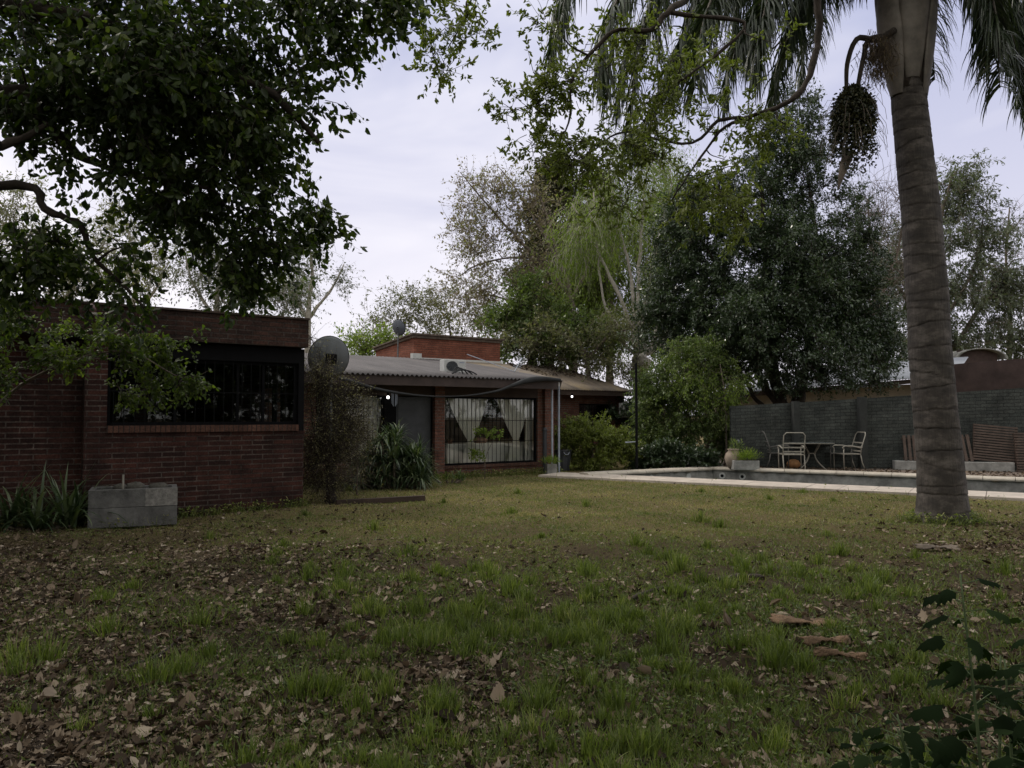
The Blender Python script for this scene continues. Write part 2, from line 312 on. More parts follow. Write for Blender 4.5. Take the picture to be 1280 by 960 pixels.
M['lf_grey'] = leafm('grey_green_leaf', [(0, (0.065, 0.078, 0.058)), (.6, (0.117, 0.137, 0.098)), (1, (0.169, 0.189, 0.130))], .3)
M['lf_bud'] = leafm('purplish_bud', [(0, (0.168, 0.132, 0.120)), (.5, (0.240, 0.192, 0.168)), (.75, (0.204, 0.216, 0.096)), (1, (0.264, 0.276, 0.144))], .3)
M['lf_brown'] = leafm('dry_brown_leaf', [(0, (.05, .035, .025)), (.6, (.10, .07, .05)), (1, (.16, .12, .07))], .25)
M['lf_twig'] = leafm('bush_leaf', [(0, (0.07, 0.05, 0.035)), (.5, (0.143, 0.130, 0.065)), (1, (0.234, 0.208, 0.104))], .25)
M['lf_fruit'] = leafm('unripe_fruit', [(0, (.015, .018, .008)), (.6, (.035, .04, .015)), (1, (.09, .075, .03))], .1)
M['lf_citrus'] = leafm('citrus_leaf', [(0, (.03, .05, .010)), (.6, (.07, .10, .02)), (1, (.17, .21, .045))], .5)
M['lf_conifer'] = leafm('conifer_spray', [(0, (0.042, 0.045, 0.025)), (.6, (0.077, 0.077, 0.039)), (1, (0.126, 0.112, 0.056))], .15)
M['lf_palm'] = leafm('palm_leaflet', [(0, (0.013, 0.022, 0.012)), (.7, (0.029, 0.042, 0.022)), (1, (0.072, 0.090, 0.050))], .25, rough=.35, spec=.5)
M['lf_strap'] = leafm('strap_leaf', [(0, (.025, .045, .02)), (.6, (.06, .09, .04)), (1, (.14, .17, .09))], .2, rough=.35, spec=.5)
M['lf_weed'] = leafm('weed_leaf', [(0, (.008, .014, .006)), (.7, (.014, .025, .01)), (1, (.026, .042, .016))], .3, rough=.9, spec=.03)
M['grass'] = leafm('grass_blade', [(0, (0.056, 0.077, 0.018)), (.5, (0.119, 0.156, 0.037)), (.8, (0.188, 0.219, 0.062)), (1, (0.375, 0.325, 0.175))], .4)
M['lawn'] = leafm('short_grass_blade', [(0, (.055, .085, .02)), (.4, (.115, .15, .036)), (.68, (.20, .20, .08)), (1, (.38, .31, .17))], .3)
M['litter'] = leafm('dead_leaf', [(0, (.022, .015, .01)), (.35, (.06, .042, .028)), (.62, (.15, .11, .075)), (.87, (.26, .205, .15)), (.985, (.38, .32, .255)), (1, (.12, .02, .015))], .12, rough=.8, spec=.2, tint=(1.2, 1, .8))

# ------------------------------------------------------------ ground
def grid_ground():
    xs = np.unique(np.concatenate([np.linspace(-700, -14, 12), np.linspace(-14, 18, 161), np.linspace(18, 700, 12)]))
    ys = np.unique(np.concatenate([np.linspace(-300, -3, 6), np.linspace(-3, 24, 136), np.linspace(24, 1500, 14)]))
    return xs, ys
# pool outline on the ground
W_ = lambda p: np.array([p[0], p[1]])
nA = W_(G(688, 597.2)); nB = W_(G(1280, 626.5)); pdir = unit(nB-nA); nB = nA+pdir*19; pin = np.array([-pdir[1], pdir[0]])
SLW = 1.15
fA = W_(G(892, 588.2)); fB = fA+pdir*14
sA = nA+pin*SLW+pdir*.9        # inner edge start
sB = nB+pin*SLW
pool_poly = [sA, sB, sB+pin*4.0, fA] 
fB = fA+pdir*(np.dot(sB-fA, pdir)); pool_poly = [sA, sB, fB, fA]
me = bpy.data.meshes.new('ground')
xs, ys = grid_ground(); X, Y = np.meshgrid(xs, ys); Z = gh(X, Y)
def inside(poly, x, y):
    r = np.ones_like(x, bool)
    for i in range(len(poly)):
        a, b = poly[i], poly[(i+1) % len(poly)]; r &= ((b[0]-a[0])*(y-a[1])-(b[1]-a[1])*(x-a[0])) > 0
    return r
cen = sum(pool_poly)/4
big = [p+unit(p-cen)*.0 for p in pool_poly]
nx, ny = len(xs), len(ys); V = np.stack([X.ravel(), Y.ravel(), Z.ravel()], 1)
fs = []
for j in range(ny-1):
    for i in range(nx-1):
        q = (j*nx+i, j*nx+i+1, (j+1)*nx+i+1, (j+1)*nx+i)
        cx, cyy = (xs[i]+xs[i+1])/2, (ys[j]+ys[j+1])/2
        if inside(pool_poly, np.array([cx]), np.array([cyy]))[0]: continue      # the pool is a hole in the sheet
        fs.append(q)
me.from_pydata(V.tolist(), [], fs); me.update()
m, t, b = mat('lawn_soil'); 
tc = nd(t, 'ShaderNodeTexCoord'); n1 = nd(t, 'ShaderNodeTexNoise', Scale=.55, Detail=5, Roughness=.6); n2 = nd(t, 'ShaderNodeTexNoise', Scale=9, Detail=9, Roughness=.75); n3 = nd(t, 'ShaderNodeTexNoise', Scale=60, Detail=6, Roughness=.8)
for q in (n1, n2, n3): t.links.new(tc.outputs['Object'], q.inputs[0])
ra = ramp(t, [(.32, (.034, .024, .017)), (.5, (.075, .058, .036)), (.7, (.12, .095, .055))]); t.links.new(n2.outputs[0], ra.inputs[0])
rb = ramp(t, [(.3, (.06, .06, .022)), (.5, (.17, .135, .065)), (.7, (.30, .235, .13))]); t.links.new(n3.outputs[0], rb.inputs[0])
sp = nd(t, 'ShaderNodeSeparateXYZ'); t.links.new(tc.outputs['Object'], sp.inputs[0])
mr = nd(t, 'ShaderNodeMapRange'); mr.inputs['From Min'].default_value = 7; mr.inputs['From Max'].default_value = 12.5; t.links.new(sp.outputs[1], mr.inputs[0])
ad = nd(t, 'ShaderNodeMath', operation='MULTIPLY_ADD'); ad.inputs[1].default_value = 1.2; t.links.new(n1.outputs[0], ad.inputs[0]); 
sb = nd(t, 'ShaderNodeMath', operation='ADD'); sb.inputs[1].default_value = -.62; t.links.new(mr.outputs[0], sb.inputs[0]); t.links.new(sb.outputs[0], ad.inputs[2])
rc = ramp(t, [(.1, (0,)*3), (.75, (1,)*3)]); t.links.new(ad.outputs[0], rc.inputs[0])
mx = nd(t, 'ShaderNodeMix', data_type='RGBA'); t.links.new(rc.outputs[0], mx.inputs['Factor']); t.links.new(ra.outputs[0], mx.inputs['A']); t.links.new(rb.outputs[0], mx.inputs['B']); t.links.new(mx.outputs['Result'], b.inputs['Base Color'])
b.inputs['Roughness'].default_value = 1; b.inputs['Specular IOR Level'].default_value = .1
bp = nd(t, 'ShaderNodeBump', Strength=1, Distance=.03); t.links.new(n3.outputs[0], bp.inputs['Height']); bp2 = nd(t, 'ShaderNodeBump', Strength=.8, Distance=.08); t.links.new(n2.outputs[0], bp2.inputs['Height']); t.links.new(bp2.outputs[0], bp.inputs['Normal']); t.links.new(bp.outputs[0], b.inputs['Normal'])
tag(link_mesh('ground', me, m, smooth=True), kind='structure')

# ------------------------------------------------------------ buildings
U = np.array([.815, .58]); U = U/np.linalg.norm(U); NB = np.array([-U[1], U[0]]); RZ = math.atan2(U[1], U[0])
F0 = np.array([-1.85, 18.7]); L0 = np.array([-3.42, 12.63])
def tpx(px, s=0, o=F0):
    k = (px-640)/F*1.0; p = o+NB*s     # px to local x on the plane s
    return (p[1]*k-p[0])/(U[0]-U[1]*k)
def loc(o, t, s, z=0): p = o+U*t+NB*s; return np.array([p[0], p[1], z])

# ---- far house
H = empty('brick_house', (F0[0], F0[1], 0), RZ, 'long low brick house under grey corrugated roof with curtained barred window', 'house')
tw0, tw1 = tpx(553), tpx(672); td0, td1 = tpx(496), tpx(540); tl0, tl1 = tpx(395), tpx(481); tE = tpx(689)
W0, Z0, Z1 = -9.0, .28, 1.98
w = MB()
w.box(W0, tl0, 0, .2, -.1, 2.49); w.box(tl0, tl1, 0, .2, -.1, .45); w.box(tw0, tw1, 0, .2, -.1, Z0-.07); w.box(tw1, tE-.0, 0, .2, -.1, 2.49)
w.box(W0, W0+.2, .2, 4.6, -.1, 2.5); w.box(tE-.2, tE, .2, 4.6, -.1, 2.5); w.box(W0, tE, 4.6, 4.8, -.1, 3.05)
for xa in (W0, tE-.2): w.hexa([(xa, .2, 2.5), (xa+.2, .2, 2.5), (xa+.2, 4.6, 2.5), (xa, 4.6, 2.5), (xa, .2, 2.53), (xa+.2, .2, 2.53), (xa+.2, 4.6, 3.15), (xa, 4.6, 3.15)])
w.build('wall', M['brick'], H)
w = MB(); w.box(tl0, tw1, .003, .2, Z1, 2.49); w.build('lintel', M['dwood'], H)
w = MB(); w.box(W0+.2, tE-.2, .2, 4.6, -.02, .0+.03); w.build('floor', M['conc2'], H)
w = MB(); w.box(W0+.21, tE-.21, 3.4, 3.5, .03, 2.5); w.box(W0+.21, tE-.21, .21, 3.4, 2.45, 2.5); w.build('partition', M['room'], H)
for a, b_, z in ((541, 553, Z1), (678, 689, Z1)):
    q = MB(); q.box(tpx(a), tpx(b_), -.12, .0, -.1, 2.3); q.box(tpx(a)-.0, tpx(b_), .0, .003, -.1, 2.3); q.build('pillar', M['brick'], H)
q = MB(); q.box(tw0, tw1, -.06, .2, Z0-.07, Z0); q.build('window_ledge', M['soldier'], H)
def grille(p, x0, x1, z0, z1, y, n, hz, r=.007, mt='black'):
    g = MB()
    for i in range(n): x = x0+(x1-x0)*(i+.5)/n; g.box(x-r*.7, x+r*.7, y-r*.7, y+r*.7, z0, z1)
    for h in hz: g.box(x0, x1, y-.004-r, y-.004+r, h-r, h+r)
    g.build('grille', M[mt], p)
def window(parent, x0, x1, z0, z1, y, fr=.045, mull=(), n=20, hz=(), glass='glass', gy=-.09):
    f = MB(); f.box(x0, x1, y-.03, y+.03, z0, z0+fr); f.box(x0, x1, y-.03, y+.03, z1-fr, z1); f.box(x0, x0+fr, y-.03, y+.03, z0+fr, z1-fr); f.box(x1-fr, x1, y-.03, y+.03, z0+fr, z1-fr)
    for c in mull: f.box(c-.02, c+.02, y-.025, y+.025, z0+fr, z1-fr)
    fo = f.build('window', M['black'], parent)
    g = MB(); g.box(x0+fr, x1-fr, y-.003, y+.003, z0+fr, z1-fr); g.build('pane', M[glass], fo)
    if n: grille(fo, x0+.01, x1-.01, z0+.02, z1-.02, y+gy, n, hz)
    return fo
window(H, tw0+.005, tw1-.005, Z0+.002, Z1, .08, mull=(), n=23, hz=(Z0+.58, Z0+1.1))
window(H, tl0, tl1, .45, Z1, .08, n=14, hz=(.95, 1.5))
# door: sheet-metal door with dark screen
q = MB(); q.box(tl1, td0, .02, .16, 0, Z1); q.box(td1, tpx(541), .02, .16, 0, Z1); q.build('door_frame', M['black'], H)
q = MB(); q.box(td0+.002, td1-.002, .06, .10, .03, Z1-.03); q.box(td0+.06, td1-.06, .045, .06, .1, .9); q.box(td0+.06, td1-.06, .045, .06, 1.0, 1.9)
dr = q.build('door', plain('door_grey', (.05, .053, .06), .6, var=.25), H)
q = MB(); q.tube([(td0+.12, .04, 1.0), (td0+.12, 0, 1.0), (td0+.22, 0, 1.0)], .012, 6); q.build('handle', M['iron'], dr)
# curtain of corrugated roof
def corr(name, m, parent, x0, x1, fn, rows, pitch=.12, amp=.024, res=6):
    n = int((x1-x0)/pitch*res); xs_ = np.linspace(x0, x1, n+1); vs = []
    for k in range(rows+1):
        for x in xs_:
            p = fn(x, k/rows); vs.append((p[0], p[1], p[2]+amp*math.sin(2*math.pi*(x-x0)/pitch)))
    nn = n+1; fs = [(j*nn+i, j*nn+i+1, (j+1)*nn+i+1, (j+1)*nn+i) for j in range(rows) for i in range(n)]
    me = bpy.data.meshes.new(name); me.from_pydata(vs, [], fs); me.update()
    o = link_mesh(name, me, m, parent, smooth=True); sm = o.modifiers.new('thickness', 'SOLIDIFY'); sm.thickness = .006; sm.offset = -1; return o
zA = lambda s: 2.42+.154*(s+.85)
tR = 3.3
rf = corr('roof', M['roofA'], H, -10.5, tR, lambda x, k: (x, -.85+5.5*k, zA(-.85+5.5*k)), 6)
q = MB(); q.box(-10.4, tR-.12, -.80, -.76, 2.19, 2.40); q.build('fascia', M['fascia'], H)
q = MB()
for x in np.arange(-9.8, tR-.2, .9): q.hexa([(x-.03, -.75, 2.26), (x+.03, -.75, 2.26), (x+.03, 4.5, 3.08), (x-.03, 4.5, 3.08), (x-.03, -.75, 2.38), (x+.03, -.75, 2.38), (x+.03, 4.5, 3.21), (x-.03, 4.5, 3.21)])
q.build('rafters', M['dwood'], H)
# ochre roof over the back wing, dropping to a hip at its right end
eB, rB = (3.94, 2.40), (7.0, 3.43)
def fB_(x, k):
    hip = min(1, max(0, (10.55-x)/1.05)); s = eB[0]+(rB[0]-eB[0])*k*hip; return (x, s, eB[1]+(rB[1]-eB[1])*k*hip)
corr('roof', M['roofB'], H, 7.06, 10.55, fB_, 5, amp=.014)
q = MB(); Af = (tR+.01, -.8, 2.425); Bl = (7.06, 3.94, 2.40); P5 = (5.10, 4.62, 3.245); Cr = (7.06, 7.0, 3.43); A2 = (tR+.01, 4.62, 3.25)
q.add([Af, Bl, P5, A2, Cr, (5.1, 7.0, 3.44)], [(0, 1, 2), (0, 2, 3), (1, 4, 2), (2, 4, 5)])
o = q.build('roof', M['roofB'], H); sm = o.modifiers.new('thickness', 'SOLIDIFY'); sm.thickness = .02; sm.offset = -1
q = MB(); q.add([(7.06, 7, 3.43), (9.5, 7, 3.43), (10.55, 10, 2.4), (7.06, 10, 2.4), (10.55, 3.94, 2.4)], [(0, 1, 2, 3), (1, 4, 2)]); q.build('roof', M['roofB'], H)
q = MB(); q.box(7.0, 10.45, 3.98, 4.02, 2.22, 2.385); q.build('fascia', M['dwood'], H)
wn0, wn1 = tpx(724, 4.5), tpx(765, 4.5); tWE = tpx(780, 4.5)
q = MB(); q.box(tE, wn0, 4.503, 4.7, -.1, 2.5); q.box(wn1, tWE, 4.5, 4.7, -.1, 2.5); q.box(wn0, wn1, 4.5, 4.7, -.1, 1.0); q.box(wn0, wn1, 4.5, 4.7, 1.93, 2.5); q.box(tWE-.2, tWE, 4.7, 9.6, -.1, 2.5)
q.box(tE, tWE, 9.6, 9.8, -.1, 2.5); q.build('wall', M['brick'], H)
window(H, wn0, wn1, 1.0, 1.93, 4.58, n=12, hz=(1.4,), glass='glassd', gy=-.07)
# brick volume standing on the roof
bx0, bx1, bs0, bs1 = tpx(517, 4.63), tpx(625, 4.63), 4.63, 7.3
q = MB(); q.hexa([(bx0, bs0, 3.0), (bx1, bs0, 3.0), (bx1, bs1, 3.0), (bx0, bs1, 3.0), (bx0, bs0, 3.92), (bx1, bs0, 3.92), (bx1, bs1, 3.68), (bx0, bs1, 3.68)])
rw = q.build('roof_room', M['brick2'], H)
q = MB(); e = .05; q.hexa([(bx0-e, bs0-e, 3.91), (bx1+e, bs0-e, 3.91), (bx1+e, bs1+e, 3.67), (bx0-e, bs1+e, 3.67), (bx0-e, bs0-e, 4.0), (bx1+e, bs0-e, 4.0), (bx1+e, bs1+e, 3.76), (bx0-e, bs1+e, 3.76)])
e = .1; q.hexa([(bx0-e, bs0-e, 4.0), (bx1+e, bs0-e, 4.0), (bx1+e, bs1+e, 3.76), (bx0-e, bs1+e, 3.76), (bx0-e, bs0-e, 4.05), (bx1+e, bs0-e, 4.05), (bx1+e, bs1+e, 3.81), (bx0-e, bs1+e, 3.81)])
q.build('cornice', plain('mossy_brick', (.10, .075, .06), .95, var=.5, scale=8), rw)
q = MB(); q.box(bx0-.02, bx1+.02, bs0-.09, bs0-.003, 3.2, 3.30); q.box(bx0-.12, bx0+.2, bs0-.14, bs0-.004, 3.2, 3.42); q.build('flashing', M['white'], rw)
# porch pipes at the right corner of the roof
for a, top in ((690, 2.2), (698.5, 2.4)):
    x = tpx(a, -.55); q = MB(); q.tube([(x, -.55, 0), (x, -.55, top-.0)], .028, 8); q.build('downpipe', M['bluegrey'], H)
q = MB(); q.box(tpx(691, -.5)-.01, tpx(691, -.5)+.15, -.62, -.5, 2.28, 2.38); q.build('pipe_bracket', M['white'], H)
# lamps
def lampobj(p, label):
    o = empty('wall_lamp', p, 0, label, 'lamp'); q = MB(); q.lathe([(.01, -.03), (.028, -.025), (.034, 0), (.028, .03), (.01, .04)], n=12); q.build('bulb', M['lamp'], o, smooth=True)
    q = MB(); q.lathe([(.03, .05), (.03, .09), (.012, .12)], n=10); q.build('socket', M['black'], o); return o
lampobj(loc(F0, tpx(485, -.1), -.1, 1.93), 'small white lit lamp beside the grey door')
lampobj(loc(F0, tpx(715, 3.9), 3.9, 2.16), 'small white lit lamp under the ochre eave')
# wind chime
o = empty('wind_chime', loc(F0, tpx(493, -.55), -.55, 2.2), 0, 'dark tubular wind chime hanging under the porch eave', 'wind chime')
q = MB(); q.lathe([(.07, -.14), (.08, -.12), (.02, -.10)], n=12); q.tube([(0, 0, 0), (0, 0, -.1)], .003, 5); q.build('top_disc', M['dwood'], o)
for k in range(6):
    a = k*1.047; q = MB(); q.tube([(.06*math.cos(a), .06*math.sin(a), -.16), (.06*math.cos(a), .06*math.sin(a), -.42-.03*(k % 3))], .009, 6); q.build('chime_tube', M['bluegrey'], o)
# black shade netting rolled up and sagging under the eave
ctrl = [(424, 473), (440, 477), (470, 486), (510, 493), (545, 495.5), (585, 494.5), (620, 489), (640, 482), (658, 476), (678, 473.5), (700, 475)]
pts = bez([at(x, y, (F0+U*tpx(x, -.93)+NB*-.93)[1]) for x, y in ctrl], 41)
rad = [.03+.045*math.exp(-((k/40-.84)/.13)**2)+.012*math.exp(-((k/40-.1)/.12)**2)-.015*math.exp(-((k/40-.45)/.12)**2) for k in range(41)]
q = MB(); q.tube(pts, rad, 8); tag(q.build('shade_netting', M['rubber'], smooth=True), 'black rolled shade netting sagging in front of the porch eave', 'netting')

# ---- curtains (hang inside, behind the panes)
def curtain(label, xt0, xt1, xw0, xw1, xb0, xb1, zt, zw, zb, y, folds=9, grp=None, straight=False):
    n, mrow = folds*6, 26; vs = []
    for j in range(mrow+1):
        z = zt+(zb-zt)*j/mrow
        if straight: a, b_ = xt0+(xb0-xt0)*j/mrow, xt1+(xb1-xt1)*j/mrow; am = .02
        elif z > zw: f = ((zt-z)/(zt-zw))**1.25; a, b_ = xt0+(xw0-xt0)*f, xt1+(xw1-xt1)*f; am = .012+.02*(1-f)
        else: f = ((zw-z)/(zw-zb))**.7; a, b_ = xw0+(xb0-xw0)*f, xw1+(xb1-xw1)*f; am = .012+.018*f
        for i in range(n+1):
            g = i/n; vs.append((a+(b_-a)*g, y+am*math.sin(g*folds*2*math.pi+.5*math.sin(5*g)), z))
    nn = n+1; fs = [(j*nn+i, j*nn+i+1, (j+1)*nn+i+1, (j+1)*nn+i) for j in range(mrow) for i in range(n)]
    me = bpy.data.meshes.new('curtain'); me.from_pydata(vs, [], fs); me.update()
    o = link_mesh('curtain', me, M['linen'], smooth=True); o.location = (F0[0], F0[1], 0); o.rotation_euler = (0, 0, RZ); tag(o, label, 'curtain', grp); return o
m, t, b = mat('curtain_linen'); b.inputs['Base Color'].default_value = (.86, .85, .79, 1); b.inputs['Roughness'].default_value = .95
tr = nd(t, 'ShaderNodeBsdfTranslucent'); tr.inputs[0].default_value = (.7, .68, .62, 1); mx = nd(t, 'ShaderNodeMixShader'); mx.inputs[0].default_value = .15
t.links.new(b.outputs[0], mx.inputs[1]); t.links.new(tr.outputs[0], mx.inputs[2]); t.links.new(mx.outputs[0], t.nodes['Material Output'].inputs[0]); M['linen'] = m
X_ = lambda px: tpx(px, .25)
curtain('white curtain tied at its waist, left of the pair in the wide barred window', X_(560), X_(609), X_(585), X_(591), X_(577), X_(601), Z1-.02, .86, .3, .25)
curtain('white curtain tied at its waist, right of the pair in the wide barred window', X_(621), X_(662), X_(642), X_(648), X_(634), X_(653), Z1-.02, .86, .3, .25)
curtain('straight cream curtain at the right edge of the wide barred window', X_(660), X_(671), 0, 0, X_(658), X_(671), Z1-.02, 0, .3, .32, 4, straight=True)
curtain('narrow cream curtain at the left edge of the wide barred window', X_(553.5), X_(559), 0, 0, X_(553.5), X_(558), Z1-.02, 0, .3, .32, 3, straight=True)
curtain('white curtain swept aside in the window left of the grey door', X_(432), X_(481), X_(440), X_(474), X_(436), X_(462), Z1-.02, 1.2, .5, .25, 8)
# table with white cloth behind the window
T_ = loc(F0, (X_(568)+X_(667))/2, .95, .03); hw = (X_(667)-X_(568))/2
o = empty('dining_table', T_, RZ, 'table covered by a white cloth behind the wide barred window', 'table')
q = MB(); n = 60; vs = []; fs = []
per = [(-hw+2*hw*k/30, -.4) for k in range(30)]+[(hw, -.4+.8*k/12) for k in range(12)]+[(hw-2*hw*k/30, .4) for k in range(30)]+[(-hw, .4-.8*k/12) for k in range(12)]
N_ = len(per); q = MB(); rows = []
for j, z in enumerate((.76, .755, .5, .22)):
    rows.append([(p[0]*(1+.012*j*(j > 1))+0, p[1]*(1+.03*(j > 1)*j)-.012*(j > 1)*math.sin(i*1.9), z) for i, p in enumerate(per)])
q.add([p for r_ in rows for p in r_], [(j*N_+i, j*N_+(i+1) % N_, (j+1)*N_+(i+1) % N_, (j+1)*N_+i) for j in range(3) for i in range(N_)]+[tuple(range(N_))])
cl = q.build('tablecloth', M['cloth'], o, smooth=False)
for sx in (-1, 1):
    for sy in (-1, 1): q = MB(); q.box(sx*(hw-.1)-.025, sx*(hw-.1)+.025, sy*.3-.025, sy*.3+.025, 0, .74); q.build('leg', M['dwood'], o)
c = loc(F0, X_(613), .75, .79); o = empty('bread_basket', c, 0, 'round brown basket on the white cloth behind the window', 'basket')
q = MB(); q.lathe([(.16, 0), (.2, .05), (.21, .1), (.17, .13), (.08, .15), (.01, .155)], n=20); q.build('basket_body', plain('wicker', (.3, .17, .12), .9), o, smooth=True)
def houseplant(px, s, label):
    c = loc(F0, X_(px), s, .79); o = empty('potted_flower', c, 0, label, 'plant'); q = MB(); q.lathe([(.05, 0), (.07, .1), (.065, .1)], n=12); q.build('pot', plain('clay', (.2, .08, .05)), o)
    n = 60; P = np.array([0, 0, .1])+rng.normal(size=(n, 3))*[.06, .06, .05]; me = cloud_mesh('foliage', [cloud(P, rng.normal(size=(n, 3))+[0, 0, .6], rng.normal(size=(n, 3)), .06, .03, T_LF)]); link_mesh('foliage', me, M['lf_brown'], o)
houseplant(574, .7, 'dark potted flower on the cloth, left end behind the window'); houseplant(655, .75, 'dark potted flower on the cloth, right end behind the window')

# ---- air conditioners
def acunit(p, rz, label, sc=1):
    o = empty('air_conditioner', p, rz, label, 'air conditioner', 'outdoor air conditioner units'); o.scale = (sc,)*3
    q = MB(); q.box(-.4, .4, -.14, .14, 0, .55); q.build('casing', M['white'], o, bevel=.015)
    q = MB(); q.lathe([(.0, 0), (.2, 0), (.2, .02), (.0, .02)], n=24); fo = q.build('fan', M['plast'], o); fo.rotation_euler = (math.pi/2, 0, 0); fo.location = (-.12, -.141, .28)
    q = MB()
    for k in range(5): r_ = .04+.04*k; q.tube([(r_*math.cos(a), r_*math.sin(a), 0) for a in np.linspace(0, 2*math.pi, 20, endpoint=False)], .004, 4, closed=True)
    for k in range(8): q.tube([(0, 0, 0), (.2*math.cos(k*.785), .2*math.sin(k*.785), 0)], .004, 4)
    g = q.build('fan_grille', M['dish'], o); g.rotation_euler = (math.pi/2, 0, 0); g.location = (-.12, -.17, .28)
    q = MB(); q.box(.16, .34, -.145, -.139, .42, .47); q.build('badge', M['bluegrey'], o)
    for sx in (-.3, .3): q = MB(); q.box(sx-.03, sx+.03, -.17, .17, -.05, 0); q.build('foot', M['black'], o)
    return o
xx = tpx(566, .35); o = acunit(loc(F0, xx, .35, zA(.35)-.02), RZ, 'white air conditioner unit standing on the grey corrugated roof', .9); o.scale = (.8, .8, .6)
for k in range(4):   # black hoses in front of it
    pass
q = MB()
for k in range(4):
    a = loc(F0, xx-.45+.07*k, -.35+.1*k, zA(-.35+.1*k)+.02); b_ = loc(F0, xx+.3-.1*k, -.3+.05*k, zA(-.3)+.02); mdl = (a+b_)/2+[0, -.05, .20+.04*k]
    q.tube([a*(1-f)**2+2*mdl*f*(1-f)+b_*f*f for f in np.linspace(0, 1, 12)], .016, 6)
tag(q.build('cable_bundle', M['rubber'], smooth=True), 'bundle of black hoses arched on the roof before the white unit', 'hoses')
o = acunit(loc(F0, tpx(786, 4.1), 4.1, 1.45), RZ, 'white air conditioner unit bracketed to the wall behind the green bush', .95)
q = MB(); q.box(-.42, .42, .14, .40, .0, .04); q.box(-.42, -.38, -.15, .4, -.06, -.02); q.box(.38, .42, -.15, .4, -.06, -.02); q.build('bracket', M['black'], o)
# aerial on the roof
o = empty('tv_aerial', loc(F0, tpx(643, 1.0), 1.0, zA(1.0)), RZ, 'thin bent metal aerial lying across the roof edge', 'aerial')
q = MB(); q.tube([(-.8, 1.2, .55), (0, 0, .03)], .012, 5); q.tube([(.7, .6, .48), (0, 0, .03)], .012, 5); q.build('boom', M['bluegrey'], o)
q = MB()
for f in np.linspace(.1, .95, 9): q.tube([(.7*f-.05, .6*f+.1, .03+.45*f+.05), (.7*f+.05, .6*f-.1, .03+.45*f-.05)], .006, 4)
q.build('aerial_rods', M['bluegrey'], o)

# ---- satellite dishes
def dish(p, r, rz, tilt, label, arm=True, mast=1.0, col='dish'):
    o = empty('satellite_dish', p, 0, label, 'satellite dish'); n = 40; q = MB(); vs = [(0, 0, 0)]; 
    for j in range(1, 9):
        rr_ = r*j/8
        for k in range(n): a = 2*math.pi*k/n; vs.append((rr_*math.cos(a), rr_*math.sin(a)*1.05, rr_*rr_*.32/r))
    fs = [(0, 1+k, 1+(k+1) % n) for k in range(n)]+[(1+(j-1)*n+k, 1+(j-1)*n+(k+1) % n, 1+j*n+(k+1) % n, 1+j*n+k) for j in range(1, 8) for k in range(n)]
    fs = [f[::-1] for f in fs]
    q.add(vs, fs); d = q.build('reflector', M[col], o, smooth=True); sm = d.modifiers.new('thickness', 'SOLIDIFY'); sm.thickness = .008; d.location = (0, 0, mast); d.rotation_euler = (tilt, 0, rz)
    q = MB(); q.tube([(r*math.cos(a), r*math.sin(a)*1.05, r*.32) for a in np.linspace(0, 2*math.pi, n, endpoint=False)], .011, 5, closed=True); q.build('rim', M['black'], d)
    if not arm:
        q = MB(); q.tube([(0, .1, 0), (0, .1, mast)], .022, 8); q.build('mast', M['dish'], o); return o
    k_ = 1; q = MB(); q.tube([(0, -r*.9, r*.2), (0, -r*.5, r*.8)], .012*k_, 6); q.box(-.03*k_, .03*k_, -r*.5-.05*k_, -r*.5+.05*k_, r*.8-.05*k_, r*.8+.05*k_); q.build('receiver_arm', M['dish'], d)
    q = MB(); q.box(-.09, .09, -.09, .09, -.12, -.0); q.tube([(0, 0, -.1), (0, 0, -.2)], .02, 6); q.build('mount', M['black'], d)
    q = MB(); q.tube([(0, .1, 0), (0, .1, mast)], .022, 8); q.build('mast', M['dish'], o); return o
p = at(413, 448, 14.2); dish((p[0], p[1], 0), .38, R(28), R(-78), 'large dark grey satellite dish above the twiggy bush', mast=p[2])
p = at(497, 410, 23.6); dish((p[0], p[1], p[2]-.9), .235, R(-28), R(-72), 'small dark blue satellite dish beside the brick roof room', mast=.9, arm=False, col='dishb')

# ---- near brick building at left
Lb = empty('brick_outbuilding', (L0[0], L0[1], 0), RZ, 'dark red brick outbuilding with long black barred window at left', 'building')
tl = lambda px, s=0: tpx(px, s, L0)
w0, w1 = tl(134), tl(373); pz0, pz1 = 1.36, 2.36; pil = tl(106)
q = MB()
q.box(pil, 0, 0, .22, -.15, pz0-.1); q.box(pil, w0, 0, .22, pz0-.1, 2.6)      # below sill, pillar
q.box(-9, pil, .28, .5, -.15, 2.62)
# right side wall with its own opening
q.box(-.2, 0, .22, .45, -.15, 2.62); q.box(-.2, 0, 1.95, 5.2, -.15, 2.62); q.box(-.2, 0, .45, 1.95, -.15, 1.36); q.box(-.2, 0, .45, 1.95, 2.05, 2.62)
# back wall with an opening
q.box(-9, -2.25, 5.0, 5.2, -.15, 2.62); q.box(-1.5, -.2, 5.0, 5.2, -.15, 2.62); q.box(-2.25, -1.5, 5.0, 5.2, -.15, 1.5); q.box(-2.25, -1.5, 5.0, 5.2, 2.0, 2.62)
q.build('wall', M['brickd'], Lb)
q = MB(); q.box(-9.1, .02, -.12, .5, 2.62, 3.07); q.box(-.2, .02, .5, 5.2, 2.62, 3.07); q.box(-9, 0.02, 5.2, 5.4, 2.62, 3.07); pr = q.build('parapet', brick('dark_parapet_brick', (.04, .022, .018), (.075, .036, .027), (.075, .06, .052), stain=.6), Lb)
q = MB(); q.box(-9.12, .03, -.15, .0, 3.07, 3.10); q.box(-9.12, .03, .0, .5, 3.071, 3.095); q.build('parapet_cap', M['dwood'], pr)
q = MB(); q.box(-8.95, -.2, .5, 5.0, 2.75, 2.85); q.build('ceiling', M['room'], Lb)
